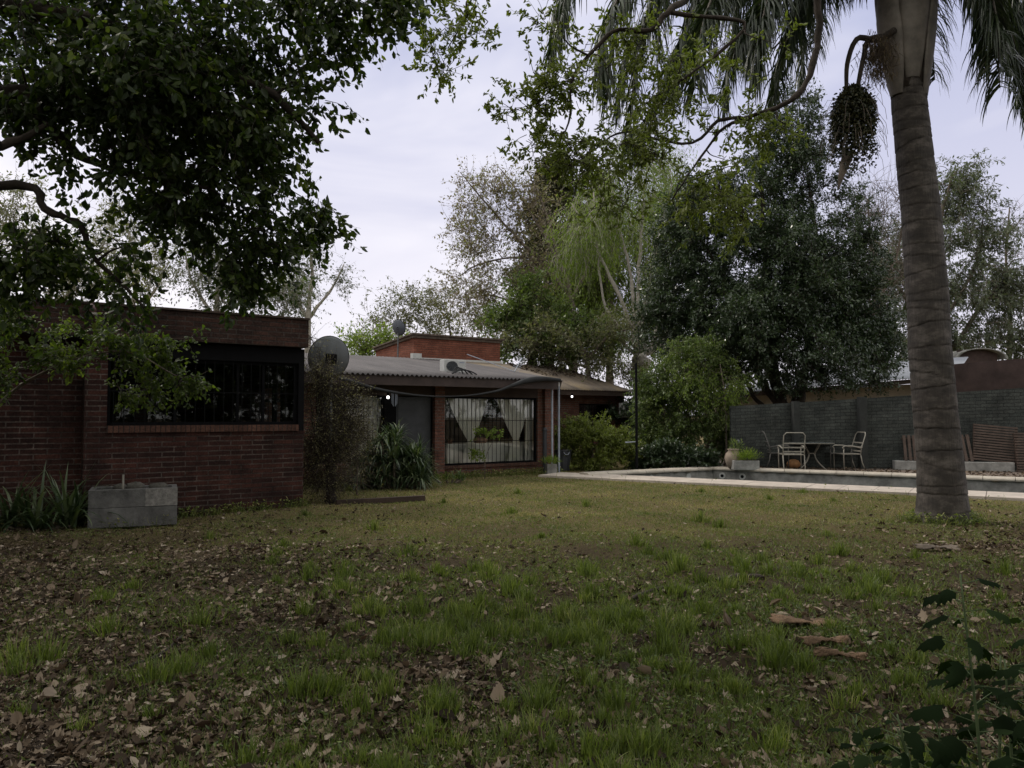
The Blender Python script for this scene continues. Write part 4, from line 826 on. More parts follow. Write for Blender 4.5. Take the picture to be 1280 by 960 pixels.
# ---- 1. big dark broadleaf tree whose trunk stands left of the frame
tree('broadleaf_tree', 'large dark leafy tree leaning in from the left edge, overhanging the outbuilding', 'tree', (-7.2, 5.2, 0),
     [([(-7.2, 5.2, -.1), (-6.9, 5.2, 1.5), (-6.4, 5.4, 3.0), (-5.4, 5.6, 4.6), (-4.2, 5.6, 6.3), (-2.6, 5.4, 7.6)], .30, .10),
      ([ (-6.6, 5.3, 2.6), ga(-60, 180, 5.6), ga(0, 185, 5.8), ga(60, 155, 6)], .07, .02),
      ([(-6.5, 5.4, 2.9), ga(-10, 118, 6.2), ga(50, 150, 6.3), ga(95, 190, 6.4), ga(150, 215, 6.4), ga(260, 235, 6.4)], .07, .015),
      ([(-6.6, 5.3, 2.5), ga(-5, 232, 6.2), ga(55, 262, 6.2), ga(100, 280, 6.3), ga(115, 320, 6.4), ga(150, 352, 6.5), ga(180, 385, 6.5)], .042, .010),
      ([(-5.4, 5.6, 4.6), ga(60, 10, 6), ga(200, 60, 6.3), ga(330, 110, 6.5), ga(400, 180, 6.6)], .09, .02),
      ([(-4.2, 5.6, 6.3), (-2.5, 4, 6.4), (-1.5, 2, 6.2)], .08, .03), ([(-5.4, 5.6, 4.6), (-6, 3, 6.2), (-5.5, .5, 7)], .1, .03)],
     [(ga(60, 40, 6.3), (1.5, .9, .9), 46), (ga(190, 70, 6.3), (1.15, .9, .95), 58), (ga(300, 70, 6.6), (.8, .8, .9), 40), (ga(405, 12, 6.6), (.55, .6, .40), 20), (ga(480, 0, 6.6), (.34, .4, .26), 9),
      (ga(230, 170, 6.4), (.72, .75, .75), 36), (ga(322, 175, 6.6), (.30, .6, .7), 17), (ga(322, 285, 6.8), (.34, .5, .42), 17), (ga(395, 258, 6.8), (.10, .3, .18), 4), (ga(290, 330, 6.8), (.3, .4, .2), 8),
      (ga(150, 120, 6.2), (1.0, .7, .6), 28), (ga(30, 290, 6.3), (.5, .5, .3), 9), (ga(20, 335, 6.3), (.45, .5, .22), 8), (ga(50, 90, 6.2), (.7, .5, .5), 12), (ga(110, 325, 6.6), (.8, .5, .35), 11), (ga(20, 125, 6.2), (.5, .5, .4), 6), (ga(215, 245, 6.6), (.6, .5, .4), 13),
      ((-4.5, 3.5, 7), (3.4, 3.0, 1.4), 120), ((-5.5, 0, 7), (3.5, 3, 1.5), 90), ((-9, 6.5, 6.3), (3, 3.5, 2.2), 110), ((-7.5, 9.5, 6.6), (3.4, 1.8, 1.4), 50), ((-10, 5, 3.2), (2, 3, 1.8), 60), ((-3.0, 2.2, 7.2), (2.2, 2.6, 1.0), 80), ((-9.3, 8.2, 4.4), (1.6, 2.0, 1.4), 60), ((-6.5, 1.5, 5.5), (2.2, 2, 1.5), 60), ((4, -1.5, 6), (2.5, 2, 1.2), 50), ((-3.5, 7.5, 7.5), (2.4, 2.2, .9), 50)],  # crown clumps mostly out of view, added to shade the lawn and outbuilding
     bark='dbark', leaf='lf_dark', ll=.078, lw=.55, tm=T_LF, per=13, twig=.42, tr=.004, nt=6, spread=.5, shell=.35, hang=.25, minr=.009, clr=.3)
# ---- 2. young bright shrub at the left edge with a spray in front of the outbuilding
tree('citrus_tree', 'bright leafy young tree in front of the brick outbuilding at the left edge', 'tree', G(-25, 665),
     [([G(-25, 665), ga(-30, 580, 8.6), ga(-20, 520, 8.6), ga(10, 470, 8.5), ga(50, 455, 8.4)], .045, .012), ([ga(-20, 520, 8.6), ga(30, 480, 8.5), ga(90, 450, 8.4), ga(160, 440, 8.4), ga(220, 470, 8.4)], .02, .006),
      ([ga(-20, 520, 8.6), ga(-10, 420, 8.5), ga(10, 385, 8.5)], .03, .008)],
     [(ga(195, 440, 8.6), (.55, .4, .30), 22), (ga(120, 430, 8.5), (.66, .3, .24), 22), (ga(232, 475, 8.6), (.16, .2, .2), 9), (ga(80, 445, 8.3), (.32, .3, .18), 10), (ga(15, 400, 8.2), (.3, .3, .42), 22), (ga(5, 460, 8.2), (.25, .3, .4), 12), (ga(170, 482, 8.6), (.4, .25, .14), 10)],
     bark='bark', leaf='lf_citrus', ll=.055, lw=.55, per=13, twig=.26, nt=4, minr=.004, tr=.0025, shell=.2, hang=.15)
# ---- 3. fresh-leaved branches hanging in at the top from a tree standing right of the camera
FT = (3.6, 2.2, 0)
tree('budding_tree', 'tree beside the camera hanging brown boughs with fresh green tufts', 'tree', FT,
     [([(3.6, 2.2, -.1), (3.7, 2.3, 2.5), (3.4, 2.6, 4.4), (2.8, 3.4, 5.6), (2.3, 4.2, 5.6)], .2, .07),
      ([(2.3, 4.2, 5.6), ga(1028, -60, 4.9), ga(1024, 40, 5.0), ga(1012, 95, 5.0), ga(985, 128, 5.0), ga(940, 145, 5.1), ga(905, 160, 5.2), ga(870, 205, 5.2), ga(840, 250, 5.2)], .029, .005),
      ([(2.3, 4.2, 5.6), (1.6, 4.6, 5.0), ga(870, -20, 4.9), ga(835, 15, 4.8), ga(812, 38, 4.8), ga(770, 38, 4.8), ga(735, 70, 4.8), ga(715, 100, 4.8), ga(712, 150, 4.8), ga(690, 190, 4.8)], .028, .004),
      ([ga(940, 148, 5.1), ga(900, 150, 5.1), ga(860, 180, 5.1), ga(780, 165, 5.1), ga(740, 190, 5.1)], .014, .005),
      ([ga(835, 15, 4.8), ga(930, 30, 4.9), ga(880, 80, 4.9), ga(820, 120, 4.9)], .016, .006),
      ([(1.6, 4.6, 5.0), ga(650, -60, 4.8), ga(590, -8, 4.8), ga(580, 25, 4.8), ga(560, 60, 4.8)], .014, .003),
      ([(2.8, 3.4, 5.6), (2.0, 1.5, 6.4), (1, -.5, 6.8)], .09, .03), ([(3.4, 2.6, 4.4), (5, 3.8, 5.4), (6.4, 4.0, 6)], .09, .03)],
     [(ga(700, 95, 4.8), (.3, .3, .36), 20), (ga(665, 150, 4.8), (.17, .2, .2), 9), (ga(720, 195, 4.8), (.28, .25, .16), 12), (ga(800, 60, 4.9), (.5, .3, .3), 14), (ga(800, 190, 5.0), (.35, .3, .28), 18),
      (ga(890, 240, 5.2), (.24, .3, .26), 16), (ga(925, 262, 5.3), (.13, .2, .2), 9), (ga(850, 130, 5.0), (.4, .3, .3), 14), (ga(950, 175, 5.1), (.3, .3, .25), 12), (ga(900, 60, 5), (.6, .3, .3), 8), (ga(760, 250, 5), (.2, .2, .14), 5),
      (ga(565, 40, 4.8), (.2, .2, .22), 8), (ga(600, 10, 4.8), (.16, .2, .1), 3), (ga(556, 80, 4.8), (.08, .1, .1), 3),
      ((1.5, .8, 6.8), (3.2, 2.8, 1.1), 190), ((5.8, 3.4, 6.2), (2.4, 2.6, 1.5), 90), ((1, -3, 6.8), (4.2, 2.8, 1.3), 150)],  # overhead crown out of view, added densely to darken the near ground
     bark='dbark', leaf='lf_lime', ll=.040, lw=.36, per=15, twig=.19, nt=5, minr=.0038, tr=.0026, shell=.2, wig=.28, jit=.05, spread=.3, upb=0, tuft=True)
# ---- background trees
def btree(name, label, cat, px, Y, top, limbs, blobs, z0=0, **k):
    b0 = at(px, 520, Y); b0[2] = z0; L_ = []
    for pts, r0, r1 in limbs: L_.append(([b0 if p is None else at(p[0], p[1], Y+(p[2] if len(p) > 2 else 0)) for p in pts], r0, r1))
    B_ = []
    for (x, y, rx, ry, n, *dy) in blobs:
        d_ = dy[0] if dy else 0; s_ = (Y+d_)/F; B_.append((at(x, y, Y+d_), (rx*s_, dy[1] if len(dy) > 1 else rx*s_*.9, ry*s_), n))
    return tree(name, label, cat, b0, L_, B_, **k)
# dark evergreen behind the patio, several trunks
btree('evergreen_tree', 'tall dark evergreen with several trunks standing behind the patio wall', 'tree', 985, 25.5, 0,
      [([None, (975, 500), (965, 440), (955, 330), (950, 200)], .22, .05), ([None, (1000, 500), (1008, 430), (1020, 330), (1010, 220)], .18, .04), ([(985, 520), (955, 480), (940, 430), (900, 340), (870, 290)], .15, .03),
       ([(990, 520), (962, 470), (915, 380), (880, 330)], .13, .03), ([(985, 520), (1003, 470), (1050, 400), (1080, 350)], .12, .03), ([(985, 530), (945, 500), (930, 470), (900, 430)], .1, .03)],
      [(985, 200, 60, 88, 90), (930, 290, 95, 95, 130), (985, 340, 75, 85, 90, -1), (930, 400, 75, 55, 70, -1.5), (845, 400, 50, 60, 60), (1090, 440, 35, 45, 30), (1030, 330, 70, 100, 100), (870, 350, 60, 80, 60), (960, 400, 110, 60, 110), (1060, 400, 55, 65, 60), (860, 270, 35, 45, 26), (1020, 450, 85, 35, 55, -1.2), (900, 440, 60, 40, 45, -1), (1075, 300, 22, 60, 14)],
      bark='dbark', leaf='lf_gloss', ll=.12, lw=.42, tm=T_RH, per=38, twig=.75, nt=6, tr=.008, minr=.02, shell=.45, jit=.07, clr=.5)
# grey green airy tree at right
btree('eucalyptus_tree', 'tall grey green airy tree rising behind the palm trunk at right', 'tree', 1190, 44, 0,
      [([None, (1185, 440), (1170, 360), (1175, 280), (1190, 220)], .32, .05), ([(1185, 440), (1230, 380), (1262, 330)], .16, .04), ([(1185, 430), (1130, 370), (1090, 310)], .16, .04), ([(1180, 400), (1220, 330), (1230, 260)], .12, .03)],
      [(1200, 235, 40, 40, 54), (1220, 290, 55, 38, 64), (1255, 355, 60, 38, 80), (1190, 360, 65, 60, 90), (1120, 330, 50, 50, 70), (1090, 390, 60, 55, 90), (1275, 415, 45, 40, 60), (1200, 425, 70, 28, 60), (1130, 430, 60, 25, 40)],
      bark='bark', leaf='lf_grey', ll=.22, lw=.34, tm=T_RH, per=16, twig=1.1, nt=6, tr=.012, minr=.03, shell=.4, hang=.3)
btree('bare_tree', 'leafless grey twiggy tree left of the palm trunk in the distance', 'tree', 1095, 36, 0,
      [([None, (1095, 400), (1090, 320), (1085, 250)], .2, .04), ([(1095, 400), (1070, 320), (1060, 270)], .1, .03), ([(1095, 390), (1120, 320), (1130, 270)], .1, .03)],
      [(1090, 270, 45, 45, 60), (1110, 330, 40, 50, 40)], bark='bark', per=0, twig=1.3, nt=9, tr=.011, minr=.02, bend=.4)
btree('bare_tree', 'leafless pale tree at the far right edge beyond the vaulted roof', 'tree', 1262, 50, 0,
      [([None, (1262, 400), (1258, 320), (1262, 260)], .2, .04)], [(1265, 290, 25, 40, 22)], bark='bark', per=0, twig=1.6, nt=7, tr=.014, minr=.02, bend=.4)
# pollarded pale trunks with weeping spring green
btree('pollarded_tree', 'old pollarded tree with long pale upright trunks behind the house', 'tree', 800, 31, 0,
      [([None, (802, 470), (800, 445), (800, 425)], .42, .28), ([(800, 440), (785, 400), (760, 340), (735, 290), (712, 250)], .10, .03), ([(800, 440), (792, 400), (788, 340), (772, 280), (760, 220)], .09, .03),
       ([(800, 440), (797, 380), (800, 310), (806, 240), (812, 190)], .10, .03), ([(800, 440), (775, 410), (756, 380), (745, 300), (742, 240)], .08, .03), ([(800, 445), (830, 425), (842, 395)], .14, .05), ([(800, 450), (818, 420), (822, 370)], .12, .04),
       ([(800, 450), (770, 420), (740, 400), (700, 380)], .09, .03), ([(800, 445), (835, 435), (860, 440)], .08, .03), ([(800, 440), (805, 390), (822, 300), (840, 230)], .09, .03)],
      [(760, 255, 60, 60, 56), (805, 200, 50, 55, 40), (720, 300, 40, 50, 26), (820, 330, 30, 50, 10), (770, 400, 30, 30, 8)],
      bark='pbark', leaf='lf_bright', ll=.16, lw=.22, tm=T_RH, per=20, twig=1.5, nt=6, tr=.009, minr=.018, hang=.8, shell=.3)
# brown green conifer
btree('conifer_tree', 'tall brownish green cypress behind the budding trees', 'tree', 690, 40, 0,
      [([None, (690, 400), (692, 300), (695, 205)], .3, .04)], [(694, 230, 26, 32, 44), (688, 290, 42, 50, 80), (692, 370, 62, 60, 110), (745, 330, 35, 60, 50), (740, 250, 22, 40, 26)],
      bark='dbark', leaf='lf_conifer', ll=.26, lw=.5, tm=T_RH, per=16, twig=.8, nt=7, tr=.01, minr=.03, shell=.6, hang=.1)
btree('willow_tree', 'spring green weeping tree filling the gap behind the pollarded trunks', 'tree', 760, 38, 0,
      [([None, (762, 400), (758, 300), (752, 240)], .25, .05)], [(745, 300, 45, 70, 75), (795, 300, 45, 70, 80), (835, 250, 40, 60, 60), (760, 390, 55, 60, 70), (825, 380, 50, 70, 80), (720, 350, 40, 60, 40)],
      bark='bark', leaf='lf_bright', ll=.2, lw=.25, tm=T_RH, per=18, twig=1.5, nt=6, tr=.008, minr=.02, hang=.9, shell=.3)
# sparse budding tree against the sky
btree('budding_tree', 'wide sparse tree with purplish buds spreading against the pale sky', 'tree', 716, 34, 0,
      [([None, (716, 420), (712, 370), (700, 330), (672, 280)], .24, .05), ([(712, 370), (680, 330), (640, 290), (600, 245), (575, 215)], .1, .02), ([(700, 330), (650, 322), (600, 330), (575, 345)], .07, .02), ([(700, 330), (680, 260), (660, 215)], .08, .02),
       ([(712, 390), (670, 390), (620, 370), (585, 372)], .08, .02), ([(672, 280), (640, 230), (620, 205)], .05, .015), ([(712, 380), (735, 330), (735, 280)], .08, .02)],
      [(615, 240, 48, 38, 50), (600, 300, 48, 45, 60), (600, 365, 48, 40, 54), (660, 260, 40, 50, 40), (660, 340, 50, 50, 46), (640, 400, 50, 25, 30)],
      bark='bark', leaf='lf_bud', ll=.15, lw=.45, tm=T_RH, per=8, twig=.9, nt=6, tr=.009, minr=.016, shell=.3, wig=.2)
btree('green_tree', 'dense fresh green tree right behind the brick roof room', 'tree', 668, 30, 0,
      [([None, (668, 430), (665, 400), (670, 370)], .2, .06)], [(650, 400, 38, 35, 60), (700, 410, 45, 40, 70), (740, 420, 35, 35, 44), (680, 440, 70, 20, 44), (660, 365, 25, 22, 18)],
      bark='dbark', leaf='lf_mid', ll=.15, lw=.5, tm=T_RH, per=13, twig=.7, nt=6, tr=.008, minr=.02, shell=.4)
btree('olive_tree', 'sprawling olive brown brushy tree over the rear roof edge', 'tree', 735, 29, 0,
      [([None, (735, 470), (725, 430), (700, 400)], .12, .03), ([(735, 450), (760, 420), (790, 410)], .07, .02), ([(735, 460), (690, 445), (650, 430)], .05, .015)],
      [(700, 425, 60, 28, 46), (740, 455, 45, 18, 30), (770, 420, 30, 30, 20), (650, 430, 35, 18, 16), (790, 470, 30, 20, 20)], bark='bark', leaf='lf_olive', ll=.11, lw=.5, tm=T_RH, per=12, twig=.7, nt=6, tr=.007, minr=.012, shell=.3)
# sparse pale trees behind the house, left
for i, (px, Y, bl, lab) in enumerate(((500, 36, [(505, 390, 26, 34, 30), (480, 410, 35, 25, 26), (530, 400, 30, 32, 26)], 'sparse light green tree behind the small satellite dish'),
                                      (560, 38, [(560, 395, 35, 35, 40), (600, 400, 30, 30, 26), (540, 375, 20, 30, 12)], 'sparse pale green tree above the middle of the brick roof room'),
                                      (455, 33, [(455, 432, 30, 16, 26), (480, 430, 28, 14, 22)], 'low bright green tree between the two satellite dishes'))):
    btree('spring_tree', lab, 'tree', px, Y, 0, [([None, (px, 450), (px+4, 430), (px-3, (395, 380, 415)[i])], .12, .02), ([(px, 440), (px-18, 420), (px-22, (400, 395, 422)[i])], .04, .01), ([(px, 440), (px+18, 420), (px+24, (400, 395, 422)[i])], .04, .01)], bl,
          bark='bark', leaf=('lf_olive', 'lf_olive', 'lf_bright')[i], ll=.15, lw=.45, tm=T_RH, per=(9, 9, 16)[i], twig=.9, nt=5, tr=.008, minr=.014, shell=.3, group='sparse trees behind the house', upb=.5)
for i, (px, Y, bl, leaf, lab) in enumerate(((270, 26, [(270, 340, 50, 40, 46), (320, 360, 45, 28, 36), (360, 370, 30, 22, 20), (250, 300, 40, 40, 30)], 'lf_grey', 'grey green tree behind the right half of the outbuilding'),
                                         (60, 24, [(60, 320, 60, 45, 44), (20, 260, 40, 40, 24), (110, 350, 50, 25, 30)], 'lf_olive', 'sparse brownish tree behind the outbuilding near the left edge'),
                                         (165, 27, [(170, 330, 50, 40, 40), (140, 290, 45, 45, 26)], 'lf_olive', 'sparse tree behind the middle of the outbuilding'),
                                         (385, 30, [(380, 330, 24, 55, 30), (400, 290, 14, 25, 7), (425, 345, 8, 16, 6)], 'lf_grey', 'thin tree showing right of the dark overhanging crown'))):
    btree('background_tree', lab, 'tree', px, Y, 0, [([None, (px, 400), (px+6, 340), (px-4, 290)], .14, .03), ([(px, 400), (px-30, 350), (px-40, 310)], .07, .02), ([(px, 400), (px+30, 360), (px+45, 330)], .07, .02)], bl,
          bark='pbark', leaf=leaf, ll=.13, lw=.4, tm=T_RH, per=12, twig=.9, nt=6, tr=.008, minr=.014, shell=.3, hang=.2, group='trees behind the outbuilding')
# creeper and bush mass between the house and the patio
btree('creeper_thicket', 'tangled bright green creeper thicket between the house and patio', 'bushes', 860, 22.9, 0,
      [([None, (862, 540), (858, 490), (860, 450)], .07, .03), ([None, (885, 560), (900, 500), (895, 460)], .06, .03), ([None, (835, 550), (830, 500), (838, 460)], .05, .02), ([None, (905, 565), (918, 520), (925, 480)], .06, .02), ([None, (890, 570), (906, 540), (910, 500)], .05, .02)],
      [(850, 475, 45, 42, 76), (880, 520, 42, 50, 70), (835, 540, 40, 40, 56), (905, 470, 28, 34, 36), (815, 500, 28, 40, 44), (870, 440, 40, 24, 36), (905, 540, 22, 30, 26)],
      bark='bark', leaf='lf_mid', ll=.085, lw=.5, tm=T_RH, per=26, twig=.45, nt=6, tr=.004, minr=.01, hang=.3, shell=.4)
btree('hedge', 'dark hedge filling the gap behind the wall air conditioner', 'hedge', 800, 28.5, 0, [([None, (800, 520), (800, 490)], .06, .03)], [(795, 520, 38, 34, 60), (830, 530, 40, 34, 50)],
      bark='dbark', leaf='lf_gloss', ll=.11, lw=.5, tm=T_RH, per=34, twig=.5, nt=6, tr=.004, minr=.01, shell=.2)
btree('creeper', 'loose light green creeper strands draped over the thicket', 'creeper', 905, 22.4, 0,
      [([None, (908, 540), (905, 490), (900, 455)], .03, .015)], [(890, 480, 32, 28, 30), (865, 470, 26, 22, 18), (915, 500, 12, 28, 10)], bark='bark', leaf='lf_bright', ll=.08, lw=.4, tm=T_RH, per=16, twig=.6, nt=4, tr=.003, minr=.006, hang=.9)
btree('green_shrub', 'rounded fresh green shrub behind the black bin by the house', 'shrub', 740, 21.4, 0,
      [([None, (740, 570), (742, 545)], .04, .02), ([None, (715, 560), (712, 540)], .03, .015), ([None, (765, 560), (770, 545)], .03, .015)],
      [(722, 545, 26, 20, 34), (755, 550, 26, 22, 34), (740, 572, 40, 18, 44), (775, 560, 18, 20, 18), (705, 560, 12, 16, 10)], bark='bark', leaf='lf_lime', ll=.075, lw=.45, tm=T_RH, per=34, twig=.34, nt=6, tr=.003, minr=.006, shell=.4, clr=.6, upb=.4)
btree('dark_shrub', 'low dark glossy shrub along the pool coping', 'shrub', 835, 21.6, 0,
      [([None, (835, 570), (838, 558)], .03, .015), ([None, (805, 570), (806, 560)], .02, .01), ([None, (865, 572), (866, 565)], .02, .01)],
      [(830, 568, 28, 18, 44), (862, 574, 26, 13, 30), (800, 574, 18, 14, 22), (885, 576, 18, 10, 16)], bark='dbark', leaf='lf_gloss', ll=.10, lw=.5, tm=T_RH, per=30, twig=.28, nt=6, tr=.003, minr=.006, shell=.4)
btree('slender_shrub', 'thin leafy shrub sprouting before the wide barred window', 'shrub', 606, 18.3, 0,
      [([None, (606, 580), (603, 560), (600, 545)], .01, .005), ([None, (608, 570), (618, 548)], .007, .004)], [(602, 545, 9, 6, 5), (620, 543, 8, 4, 4), (604, 567, 16, 8, 6)], bark='bark', leaf='lf_bright', ll=.07, lw=.5, tm=T_LF, per=7, twig=.16, nt=4, tr=.002, minr=.003)
# twiggy bush in front of the dish
btree('twiggy_bush', 'brown twiggy bush with small leaves beside the outbuilding corner', 'bush', 412, 13.3, 0,
      [([None, (413, 590), (408, 550), (400, 500), (398, 460)], .085, .03), ([None, (412, 580), (425, 540), (432, 500)], .045, .012), ([None, (410, 585), (395, 545), (388, 500)], .04, .012)],
      [(400, 480, 18, 36, 50), (408, 545, 28, 48, 66), (436, 545, 22, 44, 60), (392, 560, 16, 50, 36), (415, 600, 34, 18, 36), (442, 510, 14, 26, 20), (395, 590, 14, 24, 20), (425, 500, 12, 20, 14), (388, 430, 5, 22, 4)],
      bark='dbark', leaf='lf_twig', ll=.036, lw=.5, tm=T_RH, per=4, twig=.44, nt=8, tr=.004, minr=.005, shell=.3, bend=.5, jit=.09)
btree('twiggy_bush', 'pale pinkish twiggy shrub in front of the left curtain', 'bush', 447, 14.6, 0,
      [([None, (447, 580), (446, 555)], .02, .01)], [(446, 548, 15, 30, 24), (438, 580, 14, 20, 12)], bark='bark', leaf='lf_bud', ll=.035, lw=.5, tm=T_RH, per=3, twig=.34, nt=8, tr=.0036, minr=.004, bend=.5)

# ---- strap-leaved clumps
def strap(name, label, base, n, ln, wd_, heads, mt='lf_strap', seg=7, cat='plant', elr=(.5,)):
    o = empty(name, base, 0, label, cat); vs = []; fs = []; va = []
    for k in range(n):
        h = heads[k % len(heads)]; a = random.uniform(0, 6.283); el = random.uniform(elr[0], 1.4); Lk = ln*random.uniform(.6, 1.15); d = np.array([math.cos(a)*math.cos(el), math.sin(a)*math.cos(el), math.sin(el)]); p = np.array(h, float)+rng.normal(size=3)*.03
        sd_ = np.array([-math.sin(a), math.cos(a), 0]); b = len(vs); v_ = random.random(); dr = random.uniform(.12, .34)
        for i in range(seg+1):
            f = i/seg; w_ = wd_*(1-f**2.5)*(.7+.3*math.sin(f*3)); vs += [p-sd_*w_/2+[0, 0, .15*w_], p+sd_*w_/2+[0, 0, .15*w_]]; va += [v_, v_]
            d = unit(d+np.array([0, 0, -dr*(.3+f)])); p = p+d*Lk/seg
        fs += [(b+2*i, b+2*i+1, b+2*i+3, b+2*i+2) for i in range(seg)]
    me = bpy.data.meshes.new('foliage'); me.from_pydata([tuple(v) for v in vs], [], fs); me.update(); a_ = me.attributes.new('var', 'FLOAT', 'POINT'); a_.data.foreach_set('value', np.array(va, np.float32)); link_mesh('foliage', me, M[mt], o, smooth=True); 
    q = MB()
    for h in heads: q.tube([(h[0]*.6, h[1]*.6, 0), (h[0], h[1], h[2])], .025, 6)
    q.build('stems', M['bark'], o); return o
b0 = G(492, 610); hd = []
while len(hd) < 64:
    x, z = random.uniform(-.95, .95), random.uniform(.05, 1.15)
    if z < 1.15*(1-(abs(x+.02)/1.0)**1.6): hd.append((x, random.uniform(-.35, .4), z))
strap('dracaena_bush', 'big clump of arching dark strap leaves before the grey door', b0, 2600, .50, .036, hd, elr=(-.25,))
b0 = G(48, 662); hd = [(random.uniform(-.5, .45), random.uniform(-.25, .25), .04) for _ in range(10)]
strap('agapanthus', 'dark strap leaved clump on the ground left of the concrete trough', b0, 190, .85, .045, hd)
b0 = G(562, 604); strap('spider_plant', 'small broad leaved weed at the foot of the brick pillar', b0, 60, .28, .03, [(random.uniform(-.35, .35), random.uniform(-.1, .1), .08) for _ in range(8)], 'lf_mid')

# ------------------------------------------------------------ queen palm
pb = G(1178, 651); PY = pb[1]
cl_ = [(1179, 655, .385), (1179, 640, .345), (1178, 615, .318), (1175, 580, .300), (1170, 520, .288), (1162, 430, .278), (1157, 340, .268), (1150, 260, .258), (1143, 190, .246), (1137, 130, .236), (1134, 98, .228)]
P = np.array([at(x, y, PY) for x, y, r in cl_]); rr0 = np.array([c[2] for c in cl_]); zz = P[:, 2]
PT = empty('palm_tree', (pb[0], pb[1], 0), 0, 'tall palm with ringed grey trunk on the lawn at right', 'palm tree')
nz_ = 460; zs = np.linspace(-.1, zz[-1], nz_); cx = np.interp(zs, zz, P[:, 0]); rb_ = np.interp(zs, zz, rr0)
# ring edges
edges = [0.0]; 
while edges[-1] < zz[-1]: edges.append(edges[-1]+random.choice([.09, .13, .17, .2, .24, .28])*random.uniform(.85, 1.15))
edges = np.array(edges); nk = 40; vs = []; va = []; tilt = rng.normal(size=(len(edges), 2))*.035
for i in range(nz_):
    for k in range(nk):
        a = 2*math.pi*k/nk; z = zs[i]; e = edges+tilt[:, 0]*math.cos(a)+tilt[:, 1]*math.sin(a)+.006*math.sin(7*a+edges.sum()); j = int(np.searchsorted(np.sort(e), z)); e2 = np.sort(e); up = e2[min(j, len(e2)-1)]; lo = e2[max(j-1, 0)]; f = (z-lo)/(max(up-lo, .02))
        f = min(max(f, 0), 1); bulge = .007*(1-f)**.6-.008*math.exp(-((f-1)/.05)**2)+.006*math.sin(3*a+z*2.1)*math.sin(z*3.3)+.004*math.sin(5*a+i*.05); r_ = rb_[i]+bulge; vs.append((cx[i]+r_*math.cos(a), PY+r_*math.sin(a), z)); va.append((max(0, 1-abs(z-up)/.016) if up-z < .05 else max(0, .5-abs(z-lo)/.05))*(.55+.45*math.sin(a*2+up*9)))
fs = [(i*nk+k, i*nk+(k+1) % nk, (i+1)*nk+(k+1) % nk, (i+1)*nk+k) for i in range(nz_-1) for k in range(nk)]
me = bpy.data.meshes.new('trunk'); me.from_pydata(vs, [], fs); me.update(); a_ = me.attributes.new('ring', 'FLOAT', 'POINT'); a_.data.foreach_set('value', np.array(va, np.float32)); tk = link_mesh('trunk', me, M['palm'], PT, world=True, smooth=True)
q = MB(); p0 = at(1157, 395, PY-.30); q.hexa([p0+[.01, -.01, 0], p0+[.05, -.01, .02], p0+[.05, .05, .02], p0+[.01, .05, 0], p0+[-.005, -.012, -.38], p0+[.01, -.012, -.40], p0+[.01, .05, -.40], p0+[-.005, .05, -.38]]); q.build('bark_split', M['dbark'], tk, world=False).location = -Vector(PT.location)
top = P[-1].copy(); crown = np.array([top[0], PY, top[2]])
# persistent leaf bases: overlapping shells swelling outward
def shell(a0, half, z0, z1, r0, r1, r2, lean=.0, th=.03):
    vs = []; nu, nv = 10, 14
    for s_ in (0, th):
        for j in range(nv+1):
            f = j/nv; z = z0+(z1-z0)*f; r_ = (r0*(1-f)+r1*f if f < .6 else (r0*.4+r1*.6)+(r2-(r0*.4+r1*.6))*((f-.6)/.4)) + .05*math.sin(f*3.14); hw_ = half*(math.sin(min(1, f*1.8+.55)*math.pi/2))*(1-.55*max(0, f-.45)/.55)
            for i in range(nu+1):
                a = a0+hw_*(2*i/nu-1); rr_ = r_-s_-.02*abs(2*i/nu-1)**3; vs.append((crown[0]+rr_*math.cos(a), PY+rr_*math.sin(a), z))
    n1 = nu+1; o_ = n1*(nv+1); fs = [(j*n1+i, j*n1+i+1, (j+1)*n1+i+1, (j+1)*n1+i) for j in range(nv) for i in range(nu)]; fs += [tuple(o_+x for x in f[::-1]) for f in fs]
    for j in range(nv): fs += [(j*n1, (j+1)*n1, o_+(j+1)*n1, o_+j*n1), (j*n1+nu, o_+j*n1+nu, o_+(j+1)*n1+nu, (j+1)*n1+nu)]
    return vs, fs
fr_az = []
for k, (a0, z0, z1, hf) in enumerate(((R(-98), -.08, 2.1, .55), (R(-160), -.28, 1.7, .62), (R(-28), -.30, 1.8, .68), (R(30), -.1, 2.2, .6), (R(95), -.1, 2.0, .7), (R(150), -.1, 2.2, .65), (R(-128), .28, 2.3, .42), (R(-58), .38, 2.4, .42))):
    vs, fs = shell(a0, hf, crown[2]+z0, crown[2]+z1, .255+.02*(z0 > .1)+.004*(k % 3), .50-.03*(k % 3), .38, th=.03); q = MB(); q.add(vs, fs); q.build('leaf_base', M['sheath'], PT, world=True, smooth=True); fr_az.append((a0, z1))
q = MB(); q.tube([crown+[0, 0, -.2], crown+[0, 0, .05], crown+[0, 0, 1.0], crown+[0, 0, 2.2]], [.235, .25, .27, .16], 16); q.build('crown_shaft', M['dbark'], PT, world=True, smooth=True)
# fibres hanging from the leaf bases
n = 700; a = rng.random(n)*6.28; P0 = np.stack([crown[0]+.33*np.cos(a), PY+.33*np.sin(a), crown[2]+.2+1.5*rng.random(n)], 1); 
